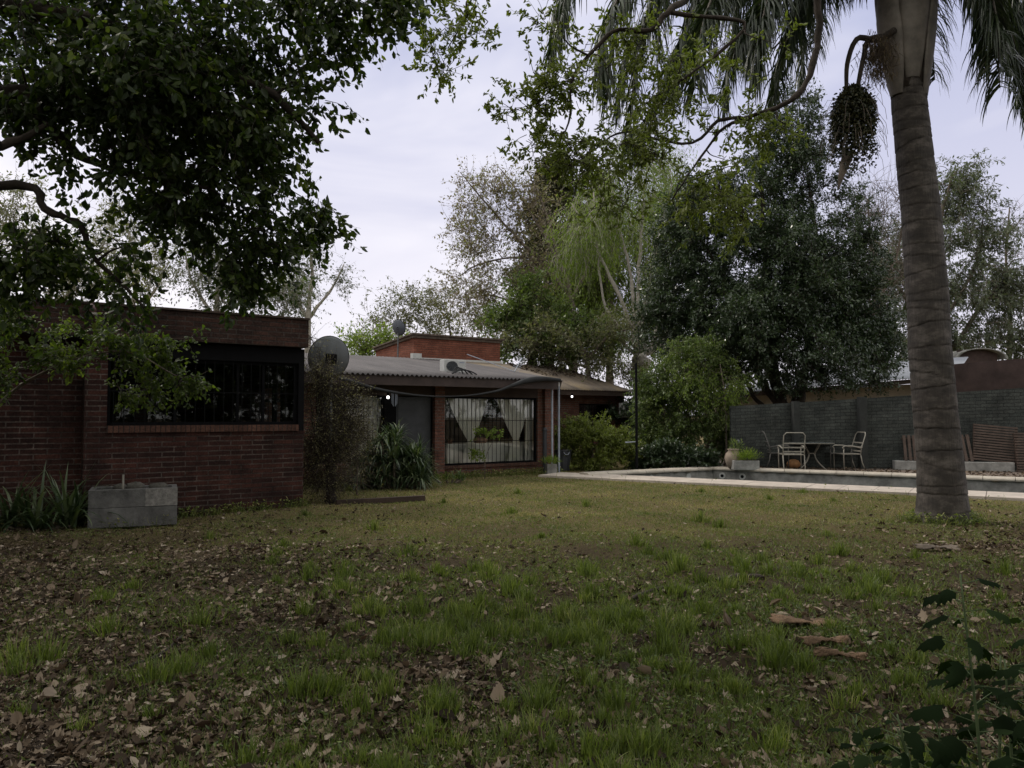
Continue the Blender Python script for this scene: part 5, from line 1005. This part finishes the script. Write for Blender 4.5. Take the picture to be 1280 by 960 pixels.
# fronds
def frond(az, el, Lr, droop, lf=.62, start=None, name='frond', nl=78, hz_=1.0, curve=None):
    s0 = crown+[.22*math.cos(az), .22*math.sin(az), 1.75] if start is None else np.array(start)
    d = np.array([math.cos(az)*math.cos(el), math.sin(az)*math.cos(el), math.sin(el)]); P = [s0]; ns = 22
    for i in range(ns): d = unit(d+np.array([0, 0, -droop*(.35+1.1*i/ns)])); P.append(P[-1]+d*Lr/ns)
    P = np.array(P) if curve is None else curve; q = MB(); q.tube(P, np.linspace(.045, .006, len(P)), 6); o = q.build(name, M['lf_mid'] if False else M['sheath'], PT, world=True, smooth=True)
    f = np.sort(rng.random(nl*4))*.86+.14; x = f*ns; i = np.minimum(x.astype(int), ns-1); g = (x-i)[:, None]; pp = P[i]*(1-g)+P[i+1]*g; td = unit(P[i+1]-P[i]); sd_ = unit(np.cross(td, [0, 0, 1.])); s_ = np.where(np.arange(len(f)) % 2, 1, -1)[:, None]
    D0 = unit(sd_*s_*.8+td*.45+rng.normal(size=pp.shape)*.22+np.array([0, 0, .12])); ln = lf*(.55+.6*np.sin(np.pi*np.clip(f*.95, 0, 1))**.6)*(.85+.3*rng.random(len(f)))
    # each leaflet: 4 joints bending down
    segs = 5; vs = []; w_ = .028; cur = pp.copy(); d_ = D0.copy(); V = []
    for k in range(segs+1):
        ww = w_*(1-(k/segs)**1.8)*.5+.001; sdv = unit(np.cross(d_, rng.normal(size=3)*.0+np.array([0, 0, 1.]))+1e-6); sdv = unit(sdv+td*.6); V.append(cur-sdv*ww); V.append(cur+sdv*ww)
        d_ = unit(d_+np.array([0, 0, -.30-.10*k])+rng.normal(size=d_.shape)*.05); cur = cur+d_*(ln/segs)[:, None]
    V = np.stack(V, 1); m_ = len(pp); tf = [(2*k, 2*k+1, 2*k+3, 2*k+2) for k in range(segs)]
    me = cloud_mesh('leaflets', [(V.reshape(-1, 3), tf, 2*(segs+1), m_, np.repeat(rng.random(m_), 2*(segs+1)))]); link_mesh('leaflets', me, M['lf_palm'], o); return o
hubp = crown+[0, 0, 1.7]
def fcurve(pts, lf=.66, nl=95): frond(0, 0, 0, 0, lf=lf, nl=nl, curve=bez([hubp]+[at(x, y, PY+dy) for x, y, dy in pts], 23))
for fr in ([(1040, -150, 0), (930, -130, .1), (845, -60, .2), (800, 50, .3), (786, 190, .3)], [(1030, -120, -.4), (940, -80, -.9), (885, 10, -1.3), (868, 110, -1.4)], [(1000, -200, .3), (850, -200, .6), (745, -110, .9), (700, -10, 1.0), (688, 80, 1.0)],
           [(1060, -90, -.7), (1005, -70, -1.3), (960, 0, -1.7), (945, 90, -1.7)], [(1050, -100, .8), (980, -80, 1.6), (925, 0, 2.1), (905, 130, 2.2)], [(1020, -170, .9), (890, -150, 1.7), (800, -60, 2.2), (765, 60, 2.3), (760, 120, 2.3)], [(1080, -70, 1.2), (1040, -60, 2.2), (1010, 10, 2.8), (1000, 110, 2.9)],
           [(1000, -130, 1.5), (880, -120, 2.6), (830, -20, 3.2), (822, 90, 3.3)],
           [(1070, -40, .4), (1035, -30, .7), (1000, 10, .9), (980, 60, .9), (968, 120, .9)], [(1020, -80, .4), (920, -60, .6), (850, -20, .8), (790, 50, .8), (772, 130, .8)], [(1060, -60, -.2), (1000, -50, -.3), (930, -25, -.4), (870, 20, -.4), (835, 80, -.4)], [(1040, -70, .5), (960, -30, .9), (890, 20, 1.1), (830, 100, 1.2), (790, 200, 1.2)], [(1050, -50, -.8), (1005, -35, -1.2), (955, 0, -1.4), (920, 60, -1.4)], [(1010, -120, -.8), (900, -100, -1.2), (810, -50, -1.5), (762, 20, -1.6), (748, 90, -1.6)], [(1070, -80, 1.0), (1010, -50, 1.6), (960, 0, 2), (935, 80, 2.1)], [(1000, -150, 0), (870, -130, 0), (760, -80, 0), (712, -20, 0), (700, 40, 0)],
           [(1200, -100, .3), (1250, -60, .5), (1275, 10, .6), (1282, 90, .6)], [(1190, -120, .0), (1245, -90, .1), (1285, 0, .2), (1300, 150, .2)], [(1175, -90, -.5), (1215, -60, -1.0), (1243, 10, -1.3), (1250, 110, -1.3)], [(1195, -150, .5), (1290, -150, 1.0), (1370, -40, 1.4), (1390, 110, 1.5)], [(1180, -100, .9), (1225, -70, 1.8), (1262, 10, 2.3), (1275, 130, 2.3)], [(1200, -80, -.9), (1270, -60, -1.5), (1320, 40, -1.8), (1335, 190, -1.8)], [(1185, -70, .2), (1222, -50, .3), (1262, 30, .4), (1290, 130, .4)], [(1185, -60, 1.4), (1240, -40, 2.4), (1285, 40, 3), (1310, 140, 3)], [(1170, -60, -.3), (1200, -60, -.5), (1228, 0, -.6), (1240, 70, -.6)], [(1080, -60, -.2), (1040, -60, -.3), (1005, -10, -.4), (985, 60, -.4)], [(1020, -110, -.1), (930, -90, -.2), (870, 0, -.2), (840, 120, -.2)]):
    fcurve(fr)
for az, el, Lr, dr in ((R(-90), 1.0, 4.4, .13), (R(-115), .7, 4.2, .13), (R(-70), .7, 4.2, .13), (R(90), 1.0, 4.2, .14), (R(120), .7, 4.4, .13), (R(55), .8, 4.2, .14)):
    frond(az, el, Lr, dr)
# flower stalks and the heavy hanging fruit bunch
q = MB(); hub = at(1096, 50, PY-.35)
q.tube(bez([at(1118, 38, PY-.3), hub, at(1072, 48, PY-.4), at(1060, 75, PY-.4), at(1058, 105, PY-.4), at(1060, 140, PY-.4)], 20), np.linspace(.05, .022, 20), 7)
q.tube(bez([at(1110, 45, PY-.3), at(1086, 50, PY-.35), at(1080, 70, PY-.38), at(1073, 104, PY-.4), at(1068, 140, PY-.4)], 16), np.linspace(.045, .025, 16), 7)
fsx = q.build('fruit_stalk', M['dbark'], PT, world=True, smooth=True)
c1 = at(1066, 152, PY-.4); ns_ = 150; A_ = rng.random(ns_)*6.283; hub2 = at(1066, 112, PY-.4); rad_ = .06+.22*np.sqrt(rng.random(ns_)); tip = np.stack([hub2[0]+rad_*np.cos(A_), hub2[1]+rad_*np.sin(A_), hub2[2]-.5-.72*rng.random(ns_)**1.2], 1)
ti = np.repeat(np.arange(ns_), 60); f = rng.random(len(ti))[:, None]; midp = hub2+(tip[ti]-hub2)*[1.25, 1.25, .12]; Pf = hub2*(1-f)**2+2*midp*f*(1-f)+tip[ti]*f*f+rng.normal(size=(len(ti), 3))*.028; n = len(ti)
me = cloud_mesh('fruit_bunch', [cloud(Pf, rng.normal(size=(n, 3))+[0, 0, -.6], rng.normal(size=(n, 3)), .032+.03*rng.random(n), .03, T_LF, rng.random(n)*.9)]); link_mesh('fruit_bunch', me, M['lf_fruit'], PT, world=True)
q = MB()
for k in range(60):
    a = rng.random()*6.28; s_ = c1+np.array([.2*math.cos(a), .2*math.sin(a), rng.uniform(-.4, .4)]); q.tube([s_, s_+[.13*math.cos(a), .13*math.sin(a), .02], s_+[.22*math.cos(a), .22*math.sin(a), -.14], s_+[.24*math.cos(a), .24*math.sin(a), -.3]], .003, 3)
q.build('dry_strings', M['bark'], PT, world=True)
q = MB(); q.tube(bez([at(1062, 190, PY-.4), at(1056, 205, PY-.4), at(1051, 222, PY-.4), at(1048, 236, PY-.4)], 10), [.05, .07, .075, .07, .06, .05, .04, .03, .02, .008], 8); q.build('woody_bract', M['bark'], PT, world=True, smooth=True)
n = 1400; ch_ = at(1097, 60, PY-.35); Pf = ch_+rng.normal(size=(n, 3))*[.10, .1, .10]; Pf[:, 2] -= rng.random(n)*.45*(rng.random(n) < .6)
me = cloud_mesh('dry_fibre', [cloud(Pf, rng.normal(size=(n, 3))*.5+[0, 0, -1.2], rng.normal(size=(n, 3)), .14, .012, T_GS, rng.random(n))]); link_mesh('dry_fibre', me, M['lf_brown'], PT, world=True)

# ------------------------------------------------------------ posts, bin, edging, debris
p = G(681, 592); q = MB(); q.tube([(0, 0, -.1), (0, 0, 1.13)], .055, 12); q.lathe([(.065, 1.10), (.07, 1.14), (.05, 1.18), (.02, 1.20)], n=12); o = q.build('bollard', M['plast']); o.location = p; tag(o, 'short black round post with a cap in front of the brick pillar', 'post')
p = G(796, 591); o = empty('lamp_post', p, 0, 'tall thin black pole beside the pool corner and creepers', 'pole'); q = MB(); q.tube([(0, 0, 0), (0, 0, 2.9)], .035, 8); q.build('pole', M['black'], o)
q = MB(); q.tube([(0, 0, 2.9), (.02, 0, 3.05), (.1, .0, 3.2), (.06, 0, 3.9)], .008, 5); q.build('wire', M['black'], o)
q = MB(); q.tube([(-.0, 0, 1.35), (-.0, 0, .82), (-.30, 0, .80)], .02, 6); q.build('bracket', M['bluegrey'], o)
p = G(703, 588.5); o = empty('dustbin', p, 0, 'black ribbed plastic bin at the foot of the green shrub', 'bin')
q = MB(); n = 36; vs = []
for z, r_ in ((0, .19), (.02, .2), (.54, .245), (.55, .265), (.58, .265), (.585, .24)):
    for k in range(n): a = 2*math.pi*k/n; rr_ = r_+(.008 if (k % 3 == 0 and .01 < z < .545) else 0); vs.append((rr_*math.cos(a), rr_*math.sin(a), z))
q.add(vs, [(j*n+k, j*n+(k+1) % n, (j+1)*n+(k+1) % n, (j+1)*n+k) for j in range(5) for k in range(n)]+[tuple(range(n-1, -1, -1))]); q.build('bin_body', M['plast'], o, smooth=False)
q = MB(); q.tube([(.02, -.26, .52), (.06, -.3, .46), (.14, -.28, .46), (.18, -.2, .52)], .01, 6); q.build('handle', M['bluegrey'], o)
q = MB(); q.lathe([(.0, .5), (.235, .5), (.2, .57), (.1, .60), (0, .61)], n=18); q.build('bin_contents', M['soil'], o)
p = G(689, 593.3); o = empty('block_planter', p, R(10), 'square pale block planter of grass beside the black bin', 'planter'); q = MB(); q.box(-.13, .13, -.12, .12, 0, .27); q.build('box', M['conc2'], o)
bushlet('foliage', o, False, np.array([0, 0, .33]), [.09, .08, .04], 300, .12, .012, 'lf_bright', up=1.4)
a, b_ = G(420, 631), G(531, 625); q = MB(); q.bar(a+[0, 0, .03], b_+[0, 0, .035], .07, .10); tag(q.build('edging_board', M['dwood'], bevel=.01), 'old wooden edging board lying in the grass before the house', 'board')
def twig(label, pts, r, mt='dbark', nm='fallen_twig', cat='twig', grp=None):
    P = np.array([G(x, y) for x, y in pts]); P[:, 2] = gh(P[:, 0], P[:, 1])+r*.8+.01; q = MB(); P = bez(P, 14); rr_ = r*(1+.25*np.sin(np.arange(14)*1.3)); rr_[0] *= .5; rr_[-1] *= .3; q.tube(P, rr_, 7); return tag(q.build(nm, M[mt], smooth=True), label, cat, grp)
twig('dark curved stick lying in the middle of the lawn', [(790, 751), (812, 742), (840, 737), (852, 738)], .018)
twig('dark short stick behind the long tufts right of the lawn centre', [(895, 733), (925, 727), (955, 728)], .02)
twig('thin stick lying at the lower left of the lawn', [(160, 830), (200, 815), (230, 790)], .01)
def barkp(label, px, py, L_, w_, rz, mt='grate'):
    p = G(px, py); q = MB(); vs = []; n = 18; m_ = 8
    for i in range(n+1):
        f = i/n; ww = w_*(.25+.75*math.sin(math.pi*min(1, f*.9+.08))**.6+.12*math.sin(9*f)+.25*(rng.random()-.5)); 
        for j in range(m_+1):
            g = j/m_*2-1; vs.append((L_*(f-.5)+.03*rng.random(), g*ww/2+.01*rng.random(), .012*(1-g*g)+.014*math.sin(7*f+g*2)+.012*rng.random()))
    n1 = m_+1; q.add(vs, [(i*n1+j, i*n1+j+1, (i+1)*n1+j+1, (i+1)*n1+j) for i in range(n) for j in range(m_)]); o = q.build('bark_piece', M[mt], smooth=True); sm = o.modifiers.new('thickness', 'SOLIDIFY'); sm.thickness = .012
    o.location = p+[0, 0, float(gh(p[0], p[1]))+.03]; o.rotation_euler = (.1, .05, rz); return tag(o, label, 'bark', 'pieces of fallen palm bark')
M['barkp'] = plain('fallen_bark', (.15, .095, .058), .9, var=.55, scale=14, bump=.8, bscale=30)
barkp('large torn piece of brown palm bark lying in the grass', 1000, 786, .42, .12, R(-12), 'barkp'); barkp('narrow pale bark strip just below the large piece', 1030, 812, .34, .05, R(14), 'barkp'); barkp('thin dark bark strip below the two others', 1048, 826, .30, .04, R(-14), 'barkp')
barkp('flat grey bark slab near the foot of the palm', 1170, 690, .5, .12, R(5), 'bark')

# ------------------------------------------------------------ weeds at the lower right, close to the camera
def weed(label, px, Y, h, nl, ll=.12, lean=(0, 0)):
    b0 = at(px, 600, Y); b0 = np.array([b0[0], Y, 0.]); o = empty('tall_weed', b0, 0, label, 'weed', 'tall weeds by the camera'); tp = np.array([lean[0], lean[1], h]); P = bez([(0, 0, 0), tp*.5+[.02, .01, 0], tp], 12)
    q = MB(); q.tube(P, np.linspace(.007, .0025, 12), 6); st = q.build('stem', M['lf_stem'], o, smooth=True)
    nl = int(nl*1.7); ll = ll*.85; pos = []; D = []; sz = []
    A = []; B = []
    for k in range(nl):
        f = .18+.82*(k/nl); x = f*11; i = min(int(x), 10); p = P[i]*(1-(x-i))+P[i+1]*(x-i); a = k*2.4+rng.normal()*.4; L1 = .10*(1.2-f)+.03; d = np.array([math.cos(a), math.sin(a), .25]); e = p+unit(d)*L1; A.append(p); B.append(e); pos.append(e); D.append(unit([math.cos(a), math.sin(a), -.15-.3*random.random()])); sz.append(ll*(1.15-.55*f)*random.uniform(.75, 1.15))
    sz = np.array(sz); me = cloud_mesh('foliage', [cloud(pos, np.array(D), np.array([[0, 0, 1.]]*nl)+rng.normal(size=(nl, 3))*.3, sz, sz*.68, T_BR, None, .6+rng.random(nl))]); link_mesh('foliage', me, M['lf_weed'], o)
    me = cloud_mesh('petioles', [seg_mesh('s', np.array(A), np.array(B), np.full(nl, .002), np.full(nl, .0015))]); link_mesh('petioles', me, M['lf_stem'], st); return o
M['lf_stem'] = plain('green_stem', (.07, .10, .04), .7, bump=0)
for args in (('tallest broad leaved weed with drooping top leaves at lower right', 1222, 2.35, 1.02, 18, .15, (-.06, .0)), ('broad leaved weed left of the tallest one, pale drooping leaf', 1168, 2.2, .66, 15, .135, (-.12, 0)), ('broad leaved weed cut by the right edge, middle height', 1275, 2.1, .86, 18, .14, (.05, 0)),
             ('low broad leaved weed at the bottom right corner', 1255, 1.85, .62, 17, .13, (.02, 0)), ('low spreading weed nearest the bottom edge', 1170, 1.95, .42, 14, .12, (-.05, 0)), ('leafy weed between the tallest and the right edge', 1250, 2.5, .72, 16, .13, (.0, .0)),
             ('small weed leaning left over the bark pieces', 1120, 2.6, .50, 10, .13, (-.16, 0)), ('dense low weed behind the bottom right corner', 1210, 2.1, .52, 16, .12, (.05, .03)), ('weed with wide leaves just inside the right edge, far side', 1290, 2.7, .8, 14, .14, (0, 0))):
    weed(*args)
for k, (px, Y, h) in enumerate(((1100, 2.3, .34), (1145, 2.0, .3), (1195, 1.75, .42), (1230, 2.9, .6), (1265, 2.3, .55), (1180, 2.7, .45), (1290, 1.8, .7), (1140, 2.9, .34))):
    weed(['short weed leftmost of the lower right group', 'short weed on the bottom edge, second from the left', 'leafy weed rising from the bottom edge below the tallest', 'weed behind the tallest one, against the litter', 'weed between the tallest and the right corner, low', 'weed behind the drooping pale leafed one', 'tall weed in the very corner at lower right', 'small weed farthest from the camera by the bark pieces'][k], px, Y, h, 12, .12, (random.uniform(-.08, .08), random.uniform(-.05, .05)))

# ------------------------------------------------------------ leaf litter and grass
def cn(x, y, s=1.0, k=0):   # smooth clumping field 0..1
    return .5+.25*(np.sin(x*1.9*s+1.3*y*s+k)+np.sin(2.3*y*s-1.1*x*s+2*k)*.8+.6*np.sin(4.7*x*s+3.9*y*s+k*3)+.5*np.sin(5.3*x*s-4.4*y*s))/1.45*1.2
def field(n, y0, y1, power=1.0):
    # uniform over the ground inside a wide wedge around the view
    y = np.sqrt(rng.random(n)*(y1**2-y0**2)+y0**2) if power == 1 else y0*(y1/y0)**(rng.random(n)**power); x = (rng.random(n)*2-1)*(.74*y+.8); return x, y
def onlawn(x, y):
    ok = ~((x-nA[0])*(-pdir[1])+(y-nA[1])*pdir[0] > -.02) | (x < nA[0]-pdir[0]*.35)
    d = (x-nA[0])*(-pdir[1])+(y-nA[1])*pdir[0]; al = (x-nA[0])*pdir[0]+(y-nA[1])*pdir[1]; ok = ~((d > -.02) & (al > -.6))
    s_ = (x-L0[0])*NB[0]+(y-L0[1])*NB[1]; t_ = (x-L0[0])*U[0]+(y-L0[1])*U[1]; ok &= ~((s_ > -.02) & (t_ < .03))
    s_ = (x-F0[0])*NB[0]+(y-F0[1])*NB[1]; ok &= s_ < -.05
    return ok
def fin(x, y, keep): k = keep & onlawn(x, y); return x[k], y[k]
# litter: thick at left, in front and round the palm, thin in the middle
x, y = field(120000, 2.2, 19, 2); y = np.clip(y, 0, 99)
x2, y2 = field(90000, 2.0, 9, 1); x4, y4 = field(110000, 7.5, 19, 1); k4 = rng.random(len(x4)) < np.clip((y4-7.5)/2, 0, 1); x = np.concatenate([x, x2, x4[k4]]); y = np.concatenate([y, y2, y4[k4]])
u_ = x/y
den = .16+.55*np.exp(-((u_+.45)/.38)**2)*np.clip((16-y)/5, 0, 1)+.35*np.exp(-((x-6.8)/2.2)**2-((y-9.8)/1.8)**2)*2.6+.32*(y < 4.6)+.16*(y < 7)
den *= np.clip(.25+1.3*cn(x, y, 1.2, 1), .1, 1.6); den *= np.clip((19-y)/11, .12, 1); den *= 1-.75*np.clip((y-6)/4, 0, 1)*np.exp(-((u_-.14)/.4)**4)
x, y = fin(x, y, rng.random(len(x)) < den*.66); n = len(x); print('litter', n)
z = gh(x, y)+.004+.016*rng.random(n); D = rng.normal(size=(n, 3))*[1, 1, .25]; N = rng.normal(size=(n, 3))*.42+[0, 0, 1]; sz = (.018+.05*rng.random(n)**2.3)*np.where(rng.random(n) < .06, 1.6, 1)
h1 = rng.random(n) < .4; h2 = ~h1; Pz = np.stack([x, y, z], 1); va = rng.random(n)**1.1*.985; cu = .2+rng.random(n)*1.5; wd3 = sz*(.4+.5*rng.random(n))
me = cloud_mesh('leaf_litter', [cloud(Pz[h1], D[h1], N[h1], sz[h1], wd3[h1], T_LT, va[h1], cu[h1]), cloud(Pz[h2], D[h2], N[h2], sz[h2]*1.1, wd3[h2]*.9, T_LF, va[h2], (cu[h2]-.9)*2.6), cloud(Pz[:3500]+[0, 0, .008], D[:3500]*[1, 1, .4], N[:3500], .05+.13*rng.random(3500)**2, .004+.002*rng.random(3500), T_RH, rng.random(3500)*.6), cloud(Pz[-2500:]+[0, 0, .008], D[-2500:]*[1, 1, .4], N[-2500:], .06+.16*rng.random(2500)**2, .007, T_RH, rng.random(2500)*.6)])
tag(link_mesh('leaf_litter', me, M['litter']), 'curled dry brown leaves strewn over the lawn', 'leaf litter', kind='stuff')
# short lawn
x, y = field(520000, 2.2, 21, 1.25); x3, y3 = field(120000, 8, 22, 1); x = np.concatenate([x, x3]); y = np.concatenate([y, y3]); u_ = x/y
den = .30+.55*np.exp(-((u_-.05)/.42)**2)*np.clip((y-5)/3, 0, 1)+.45*np.exp(-((u_-.2)/.4)**2); den *= np.clip(-.15+1.9*cn(x, y, 1.5, 4), .06, 1.5); den += .30*(y > 9)*(u_ > -.4)
x, y = fin(x, y, rng.random(len(x)) < den); n = len(x); print('lawn', n); z = gh(x, y)-.004; h = (.018+.03*rng.random(n))*(1+.8*np.clip((9-y)/3, 0, 1)); D = rng.normal(size=(n, 3))*.75+[0, 0, .8]; D[:, 2] = np.abs(D[:, 2])
va = np.clip(rng.random(n)*.6+.6*(cn(x, y, 1.1, 2))*np.clip((y-6)/6, 0, 1)-.02, 0, 1)
me = cloud_mesh('lawn_grass', [cloud(np.stack([x, y, z], 1), D, rng.normal(size=(n, 3)), h, .0045+.0008*y, T_GS, va)]); tag(link_mesh('lawn_grass', me, M['lawn']), 'short patchy grass growing over the lawn', 'grass', kind='stuff')
# upright tufts
tx, ty = field(2600, 2.4, 16, 1.3); u_ = tx/ty; w_ = np.exp(-((u_-.12)/.30)**2)*(1.0)*(ty < 9)+.2*np.exp(-((u_+.2)/.2)**2)*(ty < 7)+.10+.25*np.exp(-((u_-.35)/.25)**2)*(ty < 8); w_ *= np.clip(cn(tx, ty, 1.4, 7)*1.7-.15, .1, 1.4)
tx, ty = fin(tx, ty, rng.random(len(tx)) < w_*.42)
man = [(585, 775), (650, 770), (615, 800), (670, 790), (720, 775), (690, 810), (745, 800), (905, 740), (880, 765), (1080, 735), (1100, 725), (970, 825), (375, 880), (430, 725), (460, 770), (525, 770), (590, 820), (420, 875), (190, 850), (60, 820), (135, 790), (770, 885), (830, 800), (600, 760), (560, 790), (780, 770), (1000, 725), (900, 655), (875, 650), (705, 770), (640, 745), (735, 745), (1090, 745), (20, 820), (250, 780), (225, 840), (510, 800), (395, 880), (965, 835), (985, 828), (1050, 690), (850, 720)]
mp_ = np.array([G(a, b) for a, b in man]); tx = np.concatenate([tx, mp_[:, 0]]); ty = np.concatenate([ty, mp_[:, 1]]); K = len(tx); print('tufts', K)
big_ = np.concatenate([.55+.5*rng.random(K-len(man)), .95+.35*rng.random(len(man))]); nb = (105*big_).astype(int); ti = np.repeat(np.arange(K), nb); n = len(ti)
r_ = np.abs(rng.normal(size=n))*.055*big_[ti]; a = rng.random(n)*6.283; x = tx[ti]+r_*np.cos(a)*1.4; y = ty[ti]+r_*np.sin(a); z = gh(x, y)-.005
D = np.stack([np.cos(a)*r_*4, np.sin(a)*r_*4, np.ones(n)], 1)+rng.normal(size=(n, 3))*.16; h = (.075+.105*rng.random(n))*big_[ti]*np.clip(1.1-.6*r_/.12, .45, 1)
me = cloud_mesh('grass_tufts', [cloud(np.stack([x, y, z], 1), D, rng.normal(size=(n, 3)), h, .0048+.0004*y, T_GB, np.clip(rng.random(n)*.7+.3*rng.random(K)[ti]-.05, 0, 1))]); tag(link_mesh('grass_tufts', me, M['grass']), 'upright green tufts of grass scattered in the lawn', 'grass tufts', kind='stuff')
# low broad-leaved ground cover, lower middle and right
x, y = field(60000, 2.1, 7, 1.0); u_ = x/y; den = (np.exp(-((u_-.25)/.35)**2)*.8+.1)*np.clip(2.2*cn(x, y, 1.6, 9)-.75, 0, 1)*np.clip((6.5-y)/3, 0, 1)
x, y = fin(x, y, rng.random(len(x)) < den*.8); n = len(x); z = gh(x, y)+.01+.03*rng.random(n); D = rng.normal(size=(n, 3))*[1, 1, .3]; s_ = .018+.022*rng.random(n)
me = cloud_mesh('ground_weeds', [cloud(np.stack([x, y, z], 1), D, rng.normal(size=(n, 3))*.3+[0, 0, 1], s_, s_*.4, T_LF, rng.random(n))]); tag(link_mesh('ground_weeds', me, M['lf_mid']), 'low small leaved weeds covering bare soil patches', 'weeds', kind='stuff')
# taller weeds where the mower does not reach: wall feet, palm foot, path edge, trough
pts = []
def edge(a, b, n, w, k=1.0):
    a, b = np.array(a[:2], float), np.array(b[:2], float); f = rng.random(n); d = unit(b-a); nn_ = np.array([d[1], -d[0]]); keep = rng.random(n) < np.clip(.15+1.5*(.5+.5*np.sin(f*np.linalg.norm(b-a)*3.1+k)*np.sin(f*np.linalg.norm(b-a)*7.3)), 0, 1)
    pts.extend((a+(b-a)*f[:, None]+nn_*np.abs(rng.normal(size=n))[:, None]*w)[keep])
edge(loc(F0, -9, -.1), loc(F0, tE, -.15), 3200, .25); edge(loc(F0, td1, -.15), loc(F0, tE, -.2), 1500, .2, 3); edge(loc(L0, -4.5, -.02), loc(L0, .05, -.02), 1500, .09); edge(nA-pdir*.3, nA+pdir*14, 110, .06, 2); edge(c0, a1, 400, .06)
for k in range(900): a = rng.random()*6.283; r_ = .36+abs(rng.normal())*.10; pts.append((pb[0]+r_*math.cos(a), PY+r_*math.sin(a)))
pts = np.array(pts); x, y = pts[:, 0], pts[:, 1]; n = len(x); P0 = np.stack([x, y, gh(x, y)], 1); D = rng.normal(size=(n, 3))*.45+[0, 0, 1]; k = rng.random(n) < .65
me = cloud_mesh('edge_weeds', [cloud(P0[k], D[k], rng.normal(size=(k.sum(), 3)), .06+.12*rng.random(k.sum()), .008, T_GB, rng.random(k.sum())), cloud(P0[~k]+[0, 0, .03]+rng.random(((~k).sum(), 1))*[0, 0, .12], D[~k]*[2, 2, .5], rng.normal(size=((~k).sum(), 3))*.4+[0, 0, 1], .05, .03, T_LF, rng.random((~k).sum()))])
tag(link_mesh('edge_weeds', me, M['grass']), 'ragged weeds along wall feet, the path and the palm base', 'weeds', kind='stuff')
# dead leaves on the patio deck
n = 1500; a_ = rng.random(n); b_ = rng.random(n)**1.3; base_ = fA+pin*.4; x = base_[0]+pdir[0]*a_*9+pin[0]*b_*3; y = base_[1]+pdir[1]*a_*9+pin[1]*b_*3; sz = .05+.04*rng.random(n)
me = cloud_mesh('patio_leaves', [cloud(np.stack([x, y, np.full(n, .07)], 1), rng.normal(size=(n, 3))*[1, 1, .2], rng.normal(size=(n, 3))*.3+[0, 0, 1], sz, sz*.7, T_LT, rng.random(n)*.9)]); tag(link_mesh('patio_leaves', me, M['litter']), 'dry leaves scattered on the brown patio floor', 'leaf litter', kind='stuff')
# leaves caught on the ochre roof
n = 500; t_ = 5+5*rng.random(n); k_ = .5+.5*rng.random(n)
pts = np.array([loc(F0, a, *[fB_(a, b)[i] for i in (1, 2)]) for a, b in zip(np.maximum(t_, 7.1), k_)]); pts[:, 2] += .03
me = cloud_mesh('roof_leaves', [cloud(pts, rng.normal(size=(n, 3))*[1, 1, .3], rng.normal(size=(n, 3))*.3+[0, 0, 1], .09, .06, T_LT, rng.random(n)*.8)]); tag(link_mesh('roof_leaves', me, M['litter']), 'dry leaves lying on the ochre roof', 'leaf litter', kind='stuff')

# ------------------------------------------------------------ unseen trees added at right and behind to block low sky light and reflections
for i, (x, y, h, r, lab) in enumerate(((14, -3, 7, 3.0, 'low added light-blocking tree near the camera at the right'), (18, -9, 9, 4.2, 'added light-blocking tree behind and far right of the camera'), (31, 9, 12, 4.6, 'added light-blocking tree far right beyond the pool end'), (29, 1, 12, 4.6, 'added light-blocking tree far right, level with the camera'), (21, -2, 5.5, 3.2, 'added light-blocking tree at the right, a little behind the camera'), (13, -9, 9, 3.8, 'added light-blocking tree behind the camera on the right'), (5, -12, 9, 4, 'added light-blocking tree straight behind the camera'),
                                  (-4, -11, 9, 4, 'added light-blocking tree behind the camera on the left'), (-12, -6, 9, 4, 'added light-blocking tree left of and behind the camera'), (-14, 3, 8, 3.5, 'added light-blocking tree left of the camera'))):
    tree('blocker_tree', lab, 'tree', (x, y, 0), [([(x, y, -.1), (x+.1, y, h*.3), (x-.1, y+.2, h*.6), (x, y, h*.85)], .25, .06)], [((x, y, h*.62), (r, r, h*.36), 90), ((x, y, h*.3), (r, r, h*.28), 40)],
         bark='dbark', leaf='lf_dark', ll=.32, lw=.55, tm=T_RH, per=12, twig=.9, nt=5, tr=.01, minr=.02, shell=.5, group='unseen trees added to block sky light')
